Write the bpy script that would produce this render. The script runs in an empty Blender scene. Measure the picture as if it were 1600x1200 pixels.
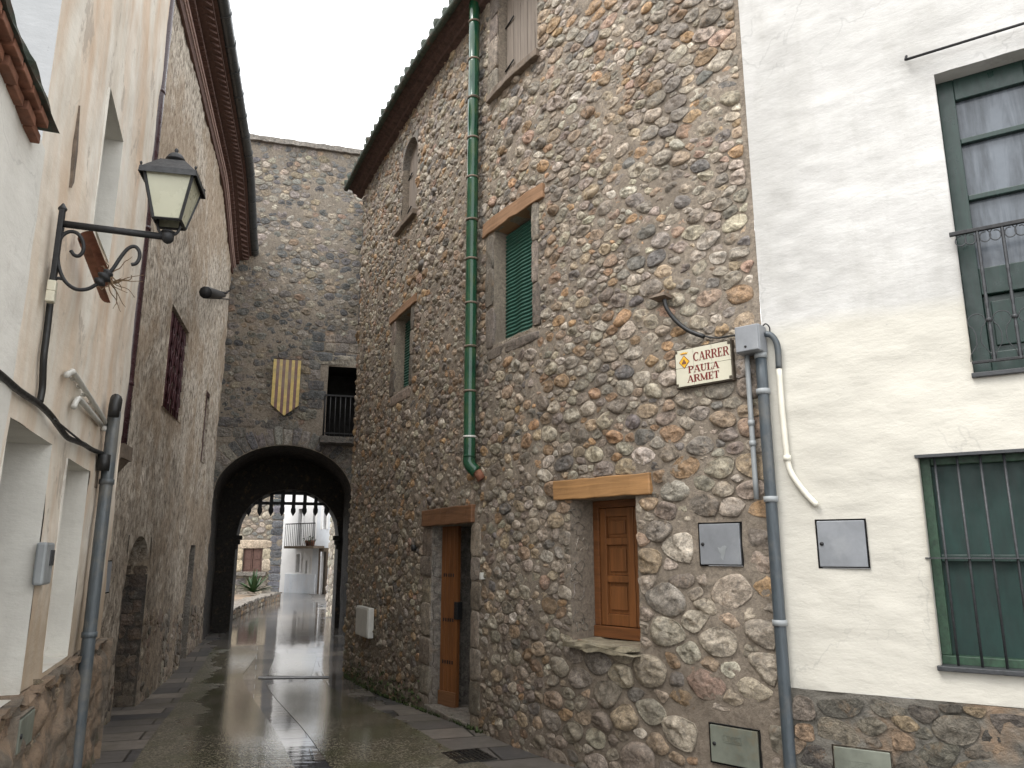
import bpy, math, random
import numpy as np
from mathutils import Vector, Matrix
from mathutils.geometry import tessellate_polygon
from mathutils.kdtree import KDTree

scene = bpy.context.scene
COL = scene.collection
R = math.radians

# ------------------------------------------------------------------ camera, sky, sun, exposure
F_PX, PITCH, EYE = 1202.0, R(12.39), 1.6
cam_data = bpy.data.cameras.new('camera')
cam_data.sensor_fit = 'HORIZONTAL'
cam_data.sensor_width = 36.0
cam_data.lens = F_PX / 1600 * 36.0
cam_data.clip_start = 0.05
cam_data.clip_end = 2000
cam = bpy.data.objects.new('camera', cam_data)
COL.objects.link(cam)
cam.location = (0, 0, EYE)
cam.rotation_euler = (R(90) + PITCH, 0, 0)
scene.camera = cam

world = bpy.data.worlds.new('World')
scene.world = world
world.use_nodes = True
wn, wl = world.node_tree.nodes, world.node_tree.links
bg = wn['Background']
sky = wn.new('ShaderNodeTexSky')
sky.sky_type = 'NISHITA'
sky.sun_disc = False
sky.sun_elevation = R(57)
sky.sun_rotation = R(236)
sky.dust_density = 4
hs = wn.new('ShaderNodeHueSaturation')
hs.inputs['Saturation'].default_value = 0.10
mixw = wn.new('ShaderNodeMix')
mixw.data_type = 'RGBA'
mixw.inputs[0].default_value = 0.8          # cloud cover over the clear sky
mixw.inputs[7].default_value = (11.6, 11.8, 12.0, 1)
wl.new(sky.outputs[0], hs.inputs['Color'])
wl.new(hs.outputs[0], mixw.inputs[6])
wl.new(mixw.outputs[2], bg.inputs['Color'])
bg.inputs['Strength'].default_value = 0.12

sun_data = bpy.data.lights.new('sun', 'SUN')
sun_data.energy = 1.1
sun_data.angle = R(25)
sun_data.color = (1.0, 0.97, 0.93)
sun = bpy.data.objects.new('sun', sun_data)
COL.objects.link(sun)
sun.rotation_euler = Vector((.45, .30, -.84)).to_track_quat('-Z', 'Y').to_euler()

scene.view_settings.view_transform = 'Standard'
scene.view_settings.look = 'None'
scene.view_settings.gamma = 1
scene.view_settings.exposure = 1.1
scene.render.engine = 'CYCLES'
scene.cycles.max_bounces = 8
scene.cycles.diffuse_bounces = 3
scene.cycles.use_denoising = True

# ------------------------------------------------------------------ noise
def _h(ix, iy, seed):
    n = (ix.astype(np.int64) * 374761393 + iy.astype(np.int64) * 668265263 + seed * 974711) & 0x7fffffff
    n = ((n ^ (n >> 13)) * 1274126177) & 0x7fffffff
    return ((n ^ (n >> 16)) & 0xffff) / 65535.0

def vnoise(x, y, seed=0):
    x = np.asarray(x, float); y = np.asarray(y, float)
    ix, iy = np.floor(x), np.floor(y)
    fx, fy = x - ix, y - iy
    fx = fx * fx * (3 - 2 * fx); fy = fy * fy * (3 - 2 * fy)
    a = _h(ix, iy, seed); b = _h(ix + 1, iy, seed); c = _h(ix, iy + 1, seed); d = _h(ix + 1, iy + 1, seed)
    return (a + (b - a) * fx) * (1 - fy) + (c + (d - c) * fx) * fy

def fbm(x, y, seed=0, octv=4):
    t, amp, s = 0, 0.5, 0
    for o in range(octv):
        t = t + amp * vnoise(x * 2 ** o, y * 2 ** o, seed + o * 17); s += amp; amp *= 0.5
    return t / s

ATTR_MATS = set()
# ------------------------------------------------------------------ meshes
class MB:
    def __init__(self):
        self.V, self.Q, self.T, self.C = [], [], [], []
        self.n = 0; self.any_col = False
    def add(self, v, q=None, t=None, mi=0, sm=False, col=None):
        v = np.asarray(v, float).reshape(-1, 3)
        if q is not None and len(q):
            self.Q.append((np.asarray(q, np.int64) + self.n, mi, sm))
        if t is not None and len(t):
            self.T.append((np.asarray(t, np.int64) + self.n, mi, sm))
        if col is None:
            self.C.append(np.ones((len(v), 4)) * np.array([.20, .18, .155, 1]))
        else:
            c = np.ones((len(v), 4)); c[:, :3] = col; self.C.append(c); self.any_col = True
        self.V.append(v); self.n += len(v)
        return self
    def box(self, c, ax, ay, az, mi=0, col=None):            # centre and three half-axis vectors
        c, ax, ay, az = (np.asarray(k, float) for k in (c, ax, ay, az))
        v = [c + sx * ax + sy * ay + sz * az for sz in (-1, 1) for sx, sy in ((-1, -1), (1, -1), (1, 1), (-1, 1))]
        q = [(0, 3, 2, 1), (4, 5, 6, 7), (0, 1, 5, 4), (1, 2, 6, 5), (2, 3, 7, 6), (3, 0, 4, 7)]
        return self.add(v, q, mi=mi, col=col)
    def tube(self, path, r, seg=10, mi=0, caps=True, sm=True, col=None):
        p = np.asarray(path, float); n = len(p)
        rr = np.broadcast_to(np.asarray(r, float), (n,))
        t = np.gradient(p, axis=0); t /= np.linalg.norm(t, axis=1)[:, None] + 1e-12
        up = np.array([0, 0, 1.0]) if abs(t[0][2]) < 0.9 else np.array([1.0, 0, 0])
        a = np.cross(up, t[0]); a /= np.linalg.norm(a)
        ang = np.arange(seg) * 2 * np.pi / seg
        vs = []
        for i in range(n):
            a = a - t[i] * a.dot(t[i]); a /= np.linalg.norm(a) + 1e-12
            b = np.cross(t[i], a)
            vs.append(p[i] + rr[i] * (np.cos(ang)[:, None] * a + np.sin(ang)[:, None] * b))
        v = np.concatenate(vs)
        i = np.arange(n - 1)[:, None] * seg; k = np.arange(seg)[None]; k2 = (k + 1) % seg
        q = np.stack([i + k, i + k2, i + seg + k2, i + seg + k], -1).reshape(-1, 4)
        tr = None
        if caps:
            v = np.concatenate([v, p[:1], p[-1:]])
            m = n * seg
            tr = [(m, (j + 1) % seg, j) for j in range(seg)] + [(m + 1, m - seg + j, m - seg + (j + 1) % seg) for j in range(seg)]
        return self.add(v, q, tr, mi, sm, col)
    def lathe(self, c, prof, seg=20, mi=0, sm=True, axis=None):
        c = np.asarray(c, float)
        return self.tube([c + np.array([0, 0, z]) for r, z in prof], [r for r, z in prof], seg, mi, True, sm)
    def prism(self, poly, vec, mi=0, col=None):              # planar 3D outline pushed along vec
        p = np.asarray(poly, float); n = len(p); vec = np.asarray(vec, float)
        tess = np.array(tessellate_polygon([[Vector(k) for k in p]])).reshape(-1, 3)
        v = np.concatenate([p, p + vec])
        q = [(j, (j + 1) % n, n + (j + 1) % n, n + j) for j in range(n)]
        return self.add(v, q, np.concatenate([tess[:, ::-1], tess + n]), mi, col=col)
    def grid(self, P, mi=0, sm=True, mask=None, col=None):   # P: (a, b, 3)
        a, b = P.shape[:2]
        i = np.arange(a - 1)[:, None] * b; j = np.arange(b - 1)[None]
        q = np.stack([i + j, i + j + 1, i + b + j + 1, i + b + j], -1)
        q = q[mask] if mask is not None else q.reshape(-1, 4)
        return self.add(P.reshape(-1, 3), q, mi=mi, sm=sm, col=col)
    def build(self, name, mats, parent=None, bevel=0, recalc=True):
        v = np.concatenate(self.V)
        me = bpy.data.meshes.new(name)
        nq = sum(len(k[0]) for k in self.Q); nt = sum(len(k[0]) for k in self.T)
        me.vertices.add(len(v)); me.vertices.foreach_set('co', v.ravel())
        loops = [k[0].ravel() for k in self.Q] + [k[0].ravel() for k in self.T]
        lv = np.concatenate(loops)
        me.loops.add(len(lv)); me.loops.foreach_set('vertex_index', lv.astype(np.int32))
        me.polygons.add(nq + nt)
        st = np.concatenate([np.arange(nq) * 4, nq * 4 + np.arange(nt) * 3]).astype(np.int32)
        me.polygons.foreach_set('loop_start', st)
        mi = np.concatenate([np.full(len(k[0]), k[1]) for k in self.Q + self.T]).astype(np.int32)
        sm = np.concatenate([np.full(len(k[0]), k[2]) for k in self.Q + self.T])
        me.polygons.foreach_set('material_index', mi)
        me.polygons.foreach_set('use_smooth', sm)
        if self.any_col or any(m_.name in ATTR_MATS for m_ in (mats if isinstance(mats, (list, tuple)) else [mats])):
            at = me.color_attributes.new('Col', 'FLOAT_COLOR', 'POINT')
            at.data.foreach_set('color', np.concatenate(self.C).astype(np.float32).ravel())
        me.update(calc_edges=True); me.validate()
        if recalc and len(v) < 60000:
            import bmesh
            bm = bmesh.new(); bm.from_mesh(me)
            bmesh.ops.recalc_face_normals(bm, faces=bm.faces); bm.to_mesh(me); bm.free()
        for m in (mats if isinstance(mats, (list, tuple)) else [mats]):
            me.materials.append(m)
        o = bpy.data.objects.new(name, me); COL.objects.link(o)
        if parent: o.parent = parent
        if bevel:
            b = o.modifiers.new('edge', 'BEVEL'); b.width = bevel; b.segments = 2; b.limit_method = 'ANGLE'; b.angle_limit = R(40)
        return o

def tag(o, label=None, cat=None, group=None, kind=None):
    if label: o['label'] = label
    if cat: o['category'] = cat; o['kind'] = kind or 'thing'
    if group: o['group'] = group
    if kind: o['kind'] = kind
    return o

def empty(name, label, cat, group=None):
    o = bpy.data.objects.new(name, None); COL.objects.link(o); o.empty_display_size = 0.2
    return tag(o, label, cat, group)

# ------------------------------------------------------------------ camera matching: a pixel of the 1600 x 1200 photo meets a wall or the ground
def ray(px, py):
    x = (px - 800) / F_PX; y = (600 - py) / F_PX
    return np.array([x, math.cos(PITCH) - y * math.sin(PITCH), math.sin(PITCH) + y * math.cos(PITCH)])

def sstep(a, b, x):
    t = np.clip((np.asarray(x, float) - a) / (b - a), 0, 1); return t * t * (3 - 2 * t)

SD = np.array([-0.30, 0.954])                               # direction of the street
def gz(x, y):                                                # the lane dips to a cross drain, then rises to the gate
    u = np.asarray(x) * SD[0] + np.asarray(y) * SD[1]
    return -0.16 * sstep(7.2, 11.5, u) + 0.14 * sstep(12.3, 15.5, u)

def gnd(px, py):
    d = ray(px, py); z = 0.0
    for _ in range(8):
        t = (z - EYE) / d[2]; z = float(gz(d[0] * t, d[1] * t))
    return np.array([d[0] * t, d[1] * t, z])

class Wall:
    def __init__(self, pts, smooth=False):
        p = np.asarray(pts, float)
        if smooth:
            q = np.concatenate([[2 * p[0] - p[1]], p, [2 * p[-1] - p[-2]]]); out = []
            for i in range(1, len(q) - 2):
                for t in np.linspace(0, 1, 12, endpoint=False):
                    a, b, c, d = q[i - 1:i + 3]
                    out.append(0.5 * (2 * b + (c - a) * t + (2 * a - 5 * b + 4 * c - d) * t * t + (3 * b - a - 3 * c + d) * t ** 3))
            out.append(p[-1]); p = np.array(out)
        self.p = p
        seg = np.linalg.norm(np.diff(p, axis=0), axis=1)
        self.s = np.concatenate([[0], np.cumsum(seg)]); self.L = self.s[-1]
        t = np.gradient(p, axis=0) if smooth else np.concatenate([np.diff(p, axis=0), np.diff(p, axis=0)[-1:]])
        self.t = t / np.linalg.norm(t, axis=1)[:, None]
    def TN(self, s):
        s = np.asarray(s, float)
        t = np.stack([np.interp(s, self.s, self.t[:, k]) for k in (0, 1)], -1)
        t = t / np.linalg.norm(t, axis=-1, keepdims=True)
        return t, np.stack([t[..., 1], -t[..., 0]], -1)
    def P(self, s, z, o=0.0):
        s, z, o = np.broadcast_arrays(np.asarray(s, float), np.asarray(z, float), np.asarray(o, float))
        t, n = self.TN(s)
        sc = np.clip(s, 0, self.L)
        xy = np.stack([np.interp(sc, self.s, self.p[:, k]) for k in (0, 1)], -1) + t * (s - sc)[..., None] + n * o[..., None]
        return np.concatenate([xy, z[..., None]], -1)
    def hit(self, px, py, o=0.0):
        d = ray(px, py)
        ss = np.linspace(-4, self.L + 4, 3000)
        P = self.P(ss, 0, o)
        cr = P[:, 0] * d[1] - P[:, 1] * d[0]
        for k in np.nonzero(np.sign(cr[:-1]) != np.sign(cr[1:]))[0]:
            f = cr[k] / (cr[k] - cr[k + 1]); s = ss[k] + f * (ss[k + 1] - ss[k])
            q = self.P(s, 0, o); tt = (q[0] * d[0] + q[1] * d[1]) / (d[0] ** 2 + d[1] ** 2)
            if tt > 0: return float(s), float(EYE + tt * d[2])
        raise ValueError((px, py))
    def hs(self, px, py, o=0.0): return self.hit(px, py, o)[0]
    def hz(self, px, py, o=0.0): return self.hit(px, py, o)[1]
    def at(self, px, py, o=0.0):
        s, z = self.hit(px, py, o); return self.P(s, z, o)

def wb(mb, W, s0, s1, z0, z1, o0, o1, mi=0, n=None, rough=0, seed=0, col=None):    # block that follows a wall
    n = n or max(1, int((s1 - s0) / (0.12 if len(W.p) > 2 else 9)))
    if rough: n = max(n, int((s1 - s0) / 0.06))
    s = np.linspace(s0, s1, n + 1)
    r = [W.P(s, z, o) for z, o in ((z0, o0), (z0, o1), (z1, o1), (z1, o0))]
    if rough:
        for k in range(4):
            r[k] = r[k] + (np.stack([vnoise(s * 9 + 3 * k, s * 0 + k + c * 7, seed) for c in range(3)], -1) - 0.5) * rough
    v = np.stack(r, 1).reshape(-1, 3)
    q = [(4 * i + k, 4 * i + (k + 1) % 4, 4 * i + 4 + (k + 1) % 4, 4 * i + 4 + k) for i in range(n) for k in range(4)]
    q += [(0, 3, 2, 1), (4 * n, 4 * n + 1, 4 * n + 2, 4 * n + 3)]
    return mb.add(v, q, mi=mi, col=col)

def wall_face(mb, W, s0, s1, z0, z1, step, holes=(), disp=None, mi=0, base=0.0, sm=True):
    def cuts(a, b, ex):
        c = list(np.linspace(a, b, max(2, int((b - a) / step) + 1))) + [e for e in ex if a < e < b]
        c = np.array(sorted(c)); ex = [e for e in ex if a < e < b] + [a, b]
        keep = np.ones(len(c), bool)
        for i, v in enumerate(c):
            if min(abs(v - e) for e in ex) > 1e-9 and min(abs(v - e) for e in ex) < step * 0.45: keep[i] = False
        return np.unique(c[keep])
    S = cuts(s0, s1, [h[k] for h in holes for k in (0, 1)]); Z = cuts(z0, z1, [h[k] for h in holes for k in (2, 3)])
    ss, zz = np.meshgrid(S, Z, indexing='ij')
    o = np.full_like(ss, base)
    if disp is not None: o = o + disp(ss, zz)
    cs = (S[:-1] + S[1:]) / 2; cz = (Z[:-1] + Z[1:]) / 2
    cm = np.ones((len(cs), len(cz)), bool)
    for h in holes:
        cm &= ~(((cs > h[0]) & (cs < h[1]))[:, None] & ((cz > h[2]) & (cz < h[3]))[None])
    mb.grid(W.P(ss, zz, o), mi, sm, cm)
    return mb

def reveal(mb, W, h, depth, front=0.0, mi=0, back=True, bmi=None, skip=''):
    s0, s1, z0, z1 = h
    c = lambda s, z, o: W.P(s, z, o)
    a = [c(s0, z0, front), c(s1, z0, front), c(s1, z1, front), c(s0, z1, front)]
    b = [c(s0, z0, -depth), c(s1, z0, -depth), c(s1, z1, -depth), c(s0, z1, -depth)]
    q = [f for k, f in zip('brtl', ((0, 1, 5, 4), (1, 2, 6, 5), (2, 3, 7, 6), (3, 0, 4, 7))) if k not in skip]
    mb.add(a + b, q, mi=mi)
    if back: mb.add(b, [(0, 1, 2, 3)], mi=mi if bmi is None else bmi)
    return mb

# ------------------------------------------------------------------ stones laid in a wall
PAL = np.array([(.31, .262, .205), (.27, .232, .19), (.35, .295, .225), (.215, .182, .145), (.38, .33, .265), (.33, .25, .17),
                (.15, .136, .122), (.37, .235, .125), (.33, .225, .165), (.36, .31, .245), (.26, .17, .10), (.47, .42, .345), (.185, .15, .12)])
PALW = np.array([3.0, 2.6, 2.4, 2.2, 1.6, 2.4, 1.3, 1.1, .5, 1.8, 1.6, .7, 1.6])

def sites_in(s0, s1, z0, z1, rfun, holes, aniso, rng, tries=26000, keepout=0.35, pred=None):
    cell = 0.30; buck = {}; out = []
    for ph, (lo, hi, nt) in enumerate(((1.15, 1.7, int(tries * 0.05)), (0.8, 1.15, int(tries * .35)), (0.42, 0.8, int(tries * .6)))):
        us = rng.uniform(s0, s1, nt); zs = rng.uniform(z0, z1, nt); fs = rng.uniform(lo, hi, nt)
        base = rfun(us, zs)
        for u, z, r in zip(us, zs, base * fs):
            if any(h[0] - r * keepout * aniso < u < h[1] + r * keepout * aniso and h[2] - r * keepout < z < h[3] + r * keepout for h in holes): continue
            if pred and not pred(u, z): continue
            x = u / aniso; kx, kz = int(x / cell), int(z / cell); ok = True
            for i in (-1, 0, 1):
                for j in (-1, 0, 1):
                    for (x2, z2, r2) in buck.get((kx + i, kz + j), ()):
                        if (x - x2) ** 2 + (z - z2) ** 2 < ((r + r2) * 0.82) ** 2: ok = False; break
                    if not ok: break
                if not ok: break
            if ok:
                buck.setdefault((kx, kz), []).append((x, z, r)); out.append((x, z, r))
    return np.array(out)

def outlines_of(st, aniso, gap, p, rng, holes=(), nd=20):
    n = len(st); kd = KDTree(n)
    for i, (x, z, r) in enumerate(st): kd.insert((x, z, 0), i)
    kd.balance()
    K = 12; th = np.arange(nd) * 2 * np.pi / nd
    acc = np.zeros((n, nd))
    nb = np.zeros((n, K, 3))
    for i, (x, z, r) in enumerate(st):
        f = kd.find_n((x, z, 0), K + 1)
        for k, (co, j, d) in enumerate(f[1:]):
            nb[i, k] = (math.atan2(co[1] - z, co[0] - x), max(0.01, d * r / (r + st[j, 2]) - gap / 2), 1)
    for k in range(K):
        c = np.clip(np.cos(th[None] - nb[:, k, 0:1]), 0, 1) * nb[:, k, 2:3]
        acc += (c / np.maximum(nb[:, k, 1:2], 0.008)) ** p
    acc += (1 / (st[:, 2:3] * 1.42)) ** p
    for h in holes:
        for i in range(n):
            u, z = st[i, 0] * aniso, st[i, 1]
            inz = h[2] - .1 < z < h[3] + .1; inu = h[0] - .15 < u < h[1] + .15
            for cond, ph, d in ((inz and u < h[0] + .02, 0, (h[0] - u) / aniso), (inz and u > h[1] - .02, np.pi, (u - h[1]) / aniso),
                                (inu and z < h[2] + .02, np.pi / 2, h[2] - z), (inu and z > h[3] - .02, -np.pi / 2, z - h[3])):
                if cond and d < .5:
                    acc[i] += (np.clip(np.cos(th - ph), 0, 1) / max(d - .004, .012)) ** p
    r = acc ** (-1 / p)
    ph = rng.uniform(0, 6.28, (n, 3)); am = rng.uniform(0.2, 1, (n, 3))
    wob = sum(am[:, k:k + 1] * np.sin((k + 2) * th[None] + ph[:, k:k + 1]) / (k + 2) for k in range(3))
    r = r * (1 + 0.10 * wob) * rng.uniform(.89, 1.02, (n, 1))
    du = r * np.cos(th) * aniso; dz = r * np.sin(th)
    rot = rng.normal(0, .20, (n, 1))
    return np.stack([st[:, 0:1] * aniso + du * np.cos(rot) - dz * np.sin(rot), st[:, 1:2] + du * np.sin(rot) + dz * np.cos(rot)], -1)

def lay_stones(mb, W, out, rng, h=(.25, .5), hmax=.04, mi=1, base=0.0, cols=None, broken=.5, fl=3.6, sink=.012, tint=None, wts=None):
    n, nd = out.shape[:2]
    ctr = out.mean(1, keepdims=True); d = out - ctr
    size = np.linalg.norm(d, axis=-1).min(1)
    rings = np.array([.95, 1.0, .94, .83, .67, .48, .28, .12])
    H = np.minimum(size * rng.uniform(*h, n), hmax) * rng.uniform(.55, 1.0, n)
    tl = rng.normal(0, .45, (n, 2)) * (rng.random((n, 1)) < broken)
    fn = rng.normal(0, 1.3, (n, 5, 2)); fo = rng.uniform(.58, 1.35, (n, 5))
    fo = np.where(rng.random((n, 5)) < broken, fo, 9)
    VS, OO = [], []
    sd = rng.uniform(0, 1000, (n, 1))
    rings_all = list(rings) + [0.0]
    for k, s in enumerate(rings_all):
        q = ctr + d * s if s else ctr
        loc = (q - ctr) / (size[:, None, None] * 1.6)
        if k == 0: o = np.full(q.shape[:2], -sink)
        elif k == 1: o = (.30 * H)[:, None] + np.zeros(q.shape[:2])
        else:
            prof = (1 - min(s, 1.0) ** fl) ** (1 / 1.9) if s < 1 else 0.0
            o = np.full(q.shape[:2], prof)
            if prof > 0:
                o = o * (1 + (loc * tl[:, None]).sum(-1))
                for m in range(5):
                    o = np.minimum(o, fo[:, m:m + 1] + (loc * fn[:, m][:, None]).sum(-1) * .8)
                rg_ = np.abs(2 * vnoise(q[..., 0] * 24 + sd, q[..., 1] * 30, 5) - 1)
                fine = fbm(q[..., 0] * 55 + sd, q[..., 1] * 70, 6, 3) - .5
                o = np.maximum(o, .34 * min(1, prof * 1.6)) + ((rg_ - .5) * .34 + fine * .75) * min(1, prof * 1.3) * (.25 + broken)
            o = o * H[:, None]
        VS.append(q); OO.append(o)
    q = np.concatenate(VS, 1); o = np.concatenate(OO, 1) + base       # (n, 6*nd+1)
    P = W.P(q[..., 0], q[..., 1], o)
    m = q.shape[1]
    off = (np.arange(n) * m)[:, None, None]
    kk = np.arange(nd); k2 = (kk + 1) % nd
    quad = np.concatenate([np.stack([r * nd + kk, r * nd + k2, (r + 1) * nd + k2, (r + 1) * nd + kk], -1) for r in range(len(rings) - 1)])
    tri = np.stack([(len(rings) - 1) * nd + kk, (len(rings) - 1) * nd + k2, np.full(nd, len(rings) * nd)], -1)
    pal = PAL if cols is None else np.asarray(cols); w = PALW if cols is None else (np.ones(len(pal)) if wts is None else np.asarray(wts, float))
    c = pal[rng.choice(len(pal), n, p=w / w.sum())] * rng.uniform(.82, 1.18, (n, 1)) * rng.uniform(.96, 1.04, (n, 3))
    if tint is not None: c = c * tint(ctr[:, 0, 0], ctr[:, 0, 1])
    c = np.repeat(c[:, None], m, 1)
    blot = vnoise(q[..., 0] * 22 + sd, q[..., 1] * 22, 9)[..., None]
    c = c * (.82 + .36 * blot)
    mb.add(P.reshape(-1, 3), (quad[None] + off).reshape(-1, 4), (tri[None] + off).reshape(-1, 3), mi, True, c.reshape(-1, 3))
    return mb

def block_outlines(rects, rng, nd=20, e=5.0, jit=.006):     # dressed blocks: rounded rectangles
    th = (np.arange(nd) + .5) * 2 * np.pi / nd; o = []
    for s0, s1, z0, z1 in rects:
        c, s = np.cos(th), np.sin(th)
        r = (np.abs(c) ** e + np.abs(s) ** e) ** (-1 / e)
        q = np.stack([(s0 + s1) / 2 + (s1 - s0) / 2 * r * c, (z0 + z1) / 2 + (z1 - z0) / 2 * r * s], -1)
        o.append(q + rng.normal(0, jit, q.shape) * .5 + rng.normal(0, jit, 2))
    return np.array(o)

def courses(s0, s1, zs, wr, rng, gap=.012):
    out = []
    for z0, z1 in zip(zs[:-1], zs[1:]):
        s = s0
        while s < s1 - .05:
            w = min(rng.uniform(*wr), s1 - s)
            if s1 - s - w < wr[0] * .5: w = s1 - s
            out.append((s + gap / 2, s + w - gap / 2, z0 + gap / 2, z1 - gap / 2)); s += w
    return out
# ------------------------------------------------------------------ materials
class NT:
    def __init__(self, name):
        self.m = bpy.data.materials.new(name); self.m.use_nodes = True
        self.t = self.m.node_tree; self.b = self.t.nodes['Principled BSDF']
        self.tc = self.t.nodes.new('ShaderNodeTexCoord').outputs['Object']
    def n(self, ty, **k):
        o = self.t.nodes.new(ty)
        for a, v in k.items(): setattr(o, a, v)
        return o
    def link(self, a, b): self.t.links.new(a, b)
    def sock(self, i, v):
        if hasattr(v, 'is_output'): self.link(v, i)
        elif isinstance(v, (tuple, list)) and len(v) == 3 and i.type == 'RGBA': i.default_value = (*v, 1)
        else: i.default_value = v
    def map(self, sc=(1, 1, 1), rot=(0, 0, 0), loc=(0, 0, 0), src=None):
        m = self.n('ShaderNodeMapping'); self.link(src or self.tc, m.inputs[0])
        m.inputs['Scale'].default_value = sc; m.inputs['Rotation'].default_value = rot; m.inputs['Location'].default_value = loc
        return m.outputs[0]
    def noise(self, scale, detail=6, rough=.6, v=None, dist=0):
        o = self.n('ShaderNodeTexNoise'); self.link(v or self.tc, o.inputs['Vector'])
        o.inputs['Scale'].default_value = scale; o.inputs['Detail'].default_value = detail
        o.inputs['Roughness'].default_value = rough; o.inputs['Distortion'].default_value = dist
        return o.outputs['Fac']
    def vor(self, scale, feat='F1', v=None, out='Distance'):
        o = self.n('ShaderNodeTexVoronoi', feature=feat); self.link(v or self.tc, o.inputs['Vector']); o.inputs['Scale'].default_value = scale
        return o.outputs[out]
    def ramp(self, f, *st):
        r = self.n('ShaderNodeValToRGB'); self.link(f, r.inputs[0]); e = r.color_ramp.elements
        while len(e) < len(st): e.new(.5)
        for k, (p, c) in zip(e, st):
            k.position = p; k.color = (*c, 1) if isinstance(c, (tuple, list)) else (c, c, c, 1)
        return r.outputs[0]
    def mix(self, f, a, b, mode='MIX'):
        m = self.n('ShaderNodeMix', data_type='RGBA', blend_type=mode)
        self.sock(m.inputs[0], f); self.sock(m.inputs[6], a); self.sock(m.inputs[7], b)
        return m.outputs[2]
    def math(self, op, a, b=0.0, clamp=False):
        m = self.n('ShaderNodeMath', operation=op, use_clamp=clamp); self.sock(m.inputs[0], a); self.sock(m.inputs[1], b)
        return m.outputs[0]
    def z(self):
        s = self.n('ShaderNodeSeparateXYZ'); self.link(self.tc, s.inputs[0]); return s.outputs[2]
    def bump(self, h, st=.5, dist=.01, nrm=None):
        b = self.n('ShaderNodeBump'); self.link(h, b.inputs['Height']); b.inputs['Strength'].default_value = st; b.inputs['Distance'].default_value = dist
        if nrm: self.link(nrm, b.inputs['Normal'])
        return b.outputs[0]
    def attr(self, name='Col'):
        return self.n('ShaderNodeAttribute', attribute_name=name).outputs['Color']
    def out(self, col, rough=.8, nrm=None, metal=0, spec=.5):
        self.sock(self.b.inputs['Base Color'], col); self.sock(self.b.inputs['Roughness'], rough)
        self.b.inputs['Metallic'].default_value = metal; self.b.inputs['Specular IOR Level'].default_value = spec
        if nrm: self.link(nrm, self.b.inputs['Normal'])
        return self.m

def simple(name, c, rough=.5, var=.25, scale=12, metal=0, bump=0.0, dirt=None, vec=None):
    N = NT(name)
    v = N.map(vec) if vec else None
    f = N.noise(scale, 6, .65, v)
    lo = tuple(k * (1 - var) for k in c); hi = tuple(min(1, k * (1 + var)) for k in c)
    col = N.ramp(f, (.28, lo), (.72, hi))
    if dirt:
        col = N.mix(N.ramp(N.noise(scale * .35, 5, .7), (.5, 0.0), (.68, 1.0)), col, dirt)
    r = N.ramp(N.noise(scale * 1.7, 4), (.3, max(.03, rough - .12)), (.7, min(1, rough + .12)))
    return N.out(col, r, N.bump(f, bump, .01) if bump else None, metal)

def m_stone(name, rough=(.45, .85), bump=.6, moss=0.0, low_dark=0.0, zb=.0, lichen=.25):
    N = NT(name); ATTR_MATS.add(name)
    c = N.attr()
    f = N.noise(55, 8, .7); g = N.noise(16, 6, .65)
    k = N.noise(17, 9, .68, None, .7); cr = N.noise(13, 7, .6, N.map((1, 1, 1.5), loc=(3, 5, 7)), .4)
    c = N.mix(.9, c, N.ramp(k, (.36, .5), (.5, 1.0), (.62, 1.4)), 'MULTIPLY')
    c = N.mix(.6, c, N.ramp(f, (.38, .6), (.62, 1.35)), 'MULTIPLY')
    c = N.mix(.5, c, N.ramp(cr, (.475, 1.0), (.497, .35), (.503, .35), (.525, 1.0)), 'MULTIPLY')
    c = N.mix(N.math('MULTIPLY', N.ramp(g, (.55, 0.0), (.70, 1.0)), lichen), c, (.40, .38, .33))
    c = N.mix(N.math('MULTIPLY', N.ramp(N.noise(9, 5, .7), (.56, 0.0), (.72, 1.0)), .3), c, (.33, .20, .10))
    if low_dark:
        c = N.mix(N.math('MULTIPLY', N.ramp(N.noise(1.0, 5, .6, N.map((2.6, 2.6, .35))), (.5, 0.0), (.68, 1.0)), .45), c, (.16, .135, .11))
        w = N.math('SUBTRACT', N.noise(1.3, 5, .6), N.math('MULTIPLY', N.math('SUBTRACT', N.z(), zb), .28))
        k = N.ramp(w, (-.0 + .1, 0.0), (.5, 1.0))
        c = N.mix(N.math('MULTIPLY', k, low_dark), c, N.mix(.5, c, (.10, .075, .05), 'MIX'))  # darker brown towards the foot of the wall, broken by noise
    if moss:
        w = N.math('SUBTRACT', N.noise(5, 6, .7), N.math('MULTIPLY', N.math('SUBTRACT', N.z(), zb), .9))
        c = N.mix(N.math('MULTIPLY', N.ramp(w, (.42, 0.0), (.62, 1.0)), moss), c, (.07, .085, .03))
    h = N.math('ADD', N.math('MULTIPLY', f, .35), N.math('MULTIPLY', k, 1.3))
    return N.out(c, N.ramp(g, (.3, rough[0]), (.7, rough[1])), N.bump(h, bump, .03))

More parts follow.
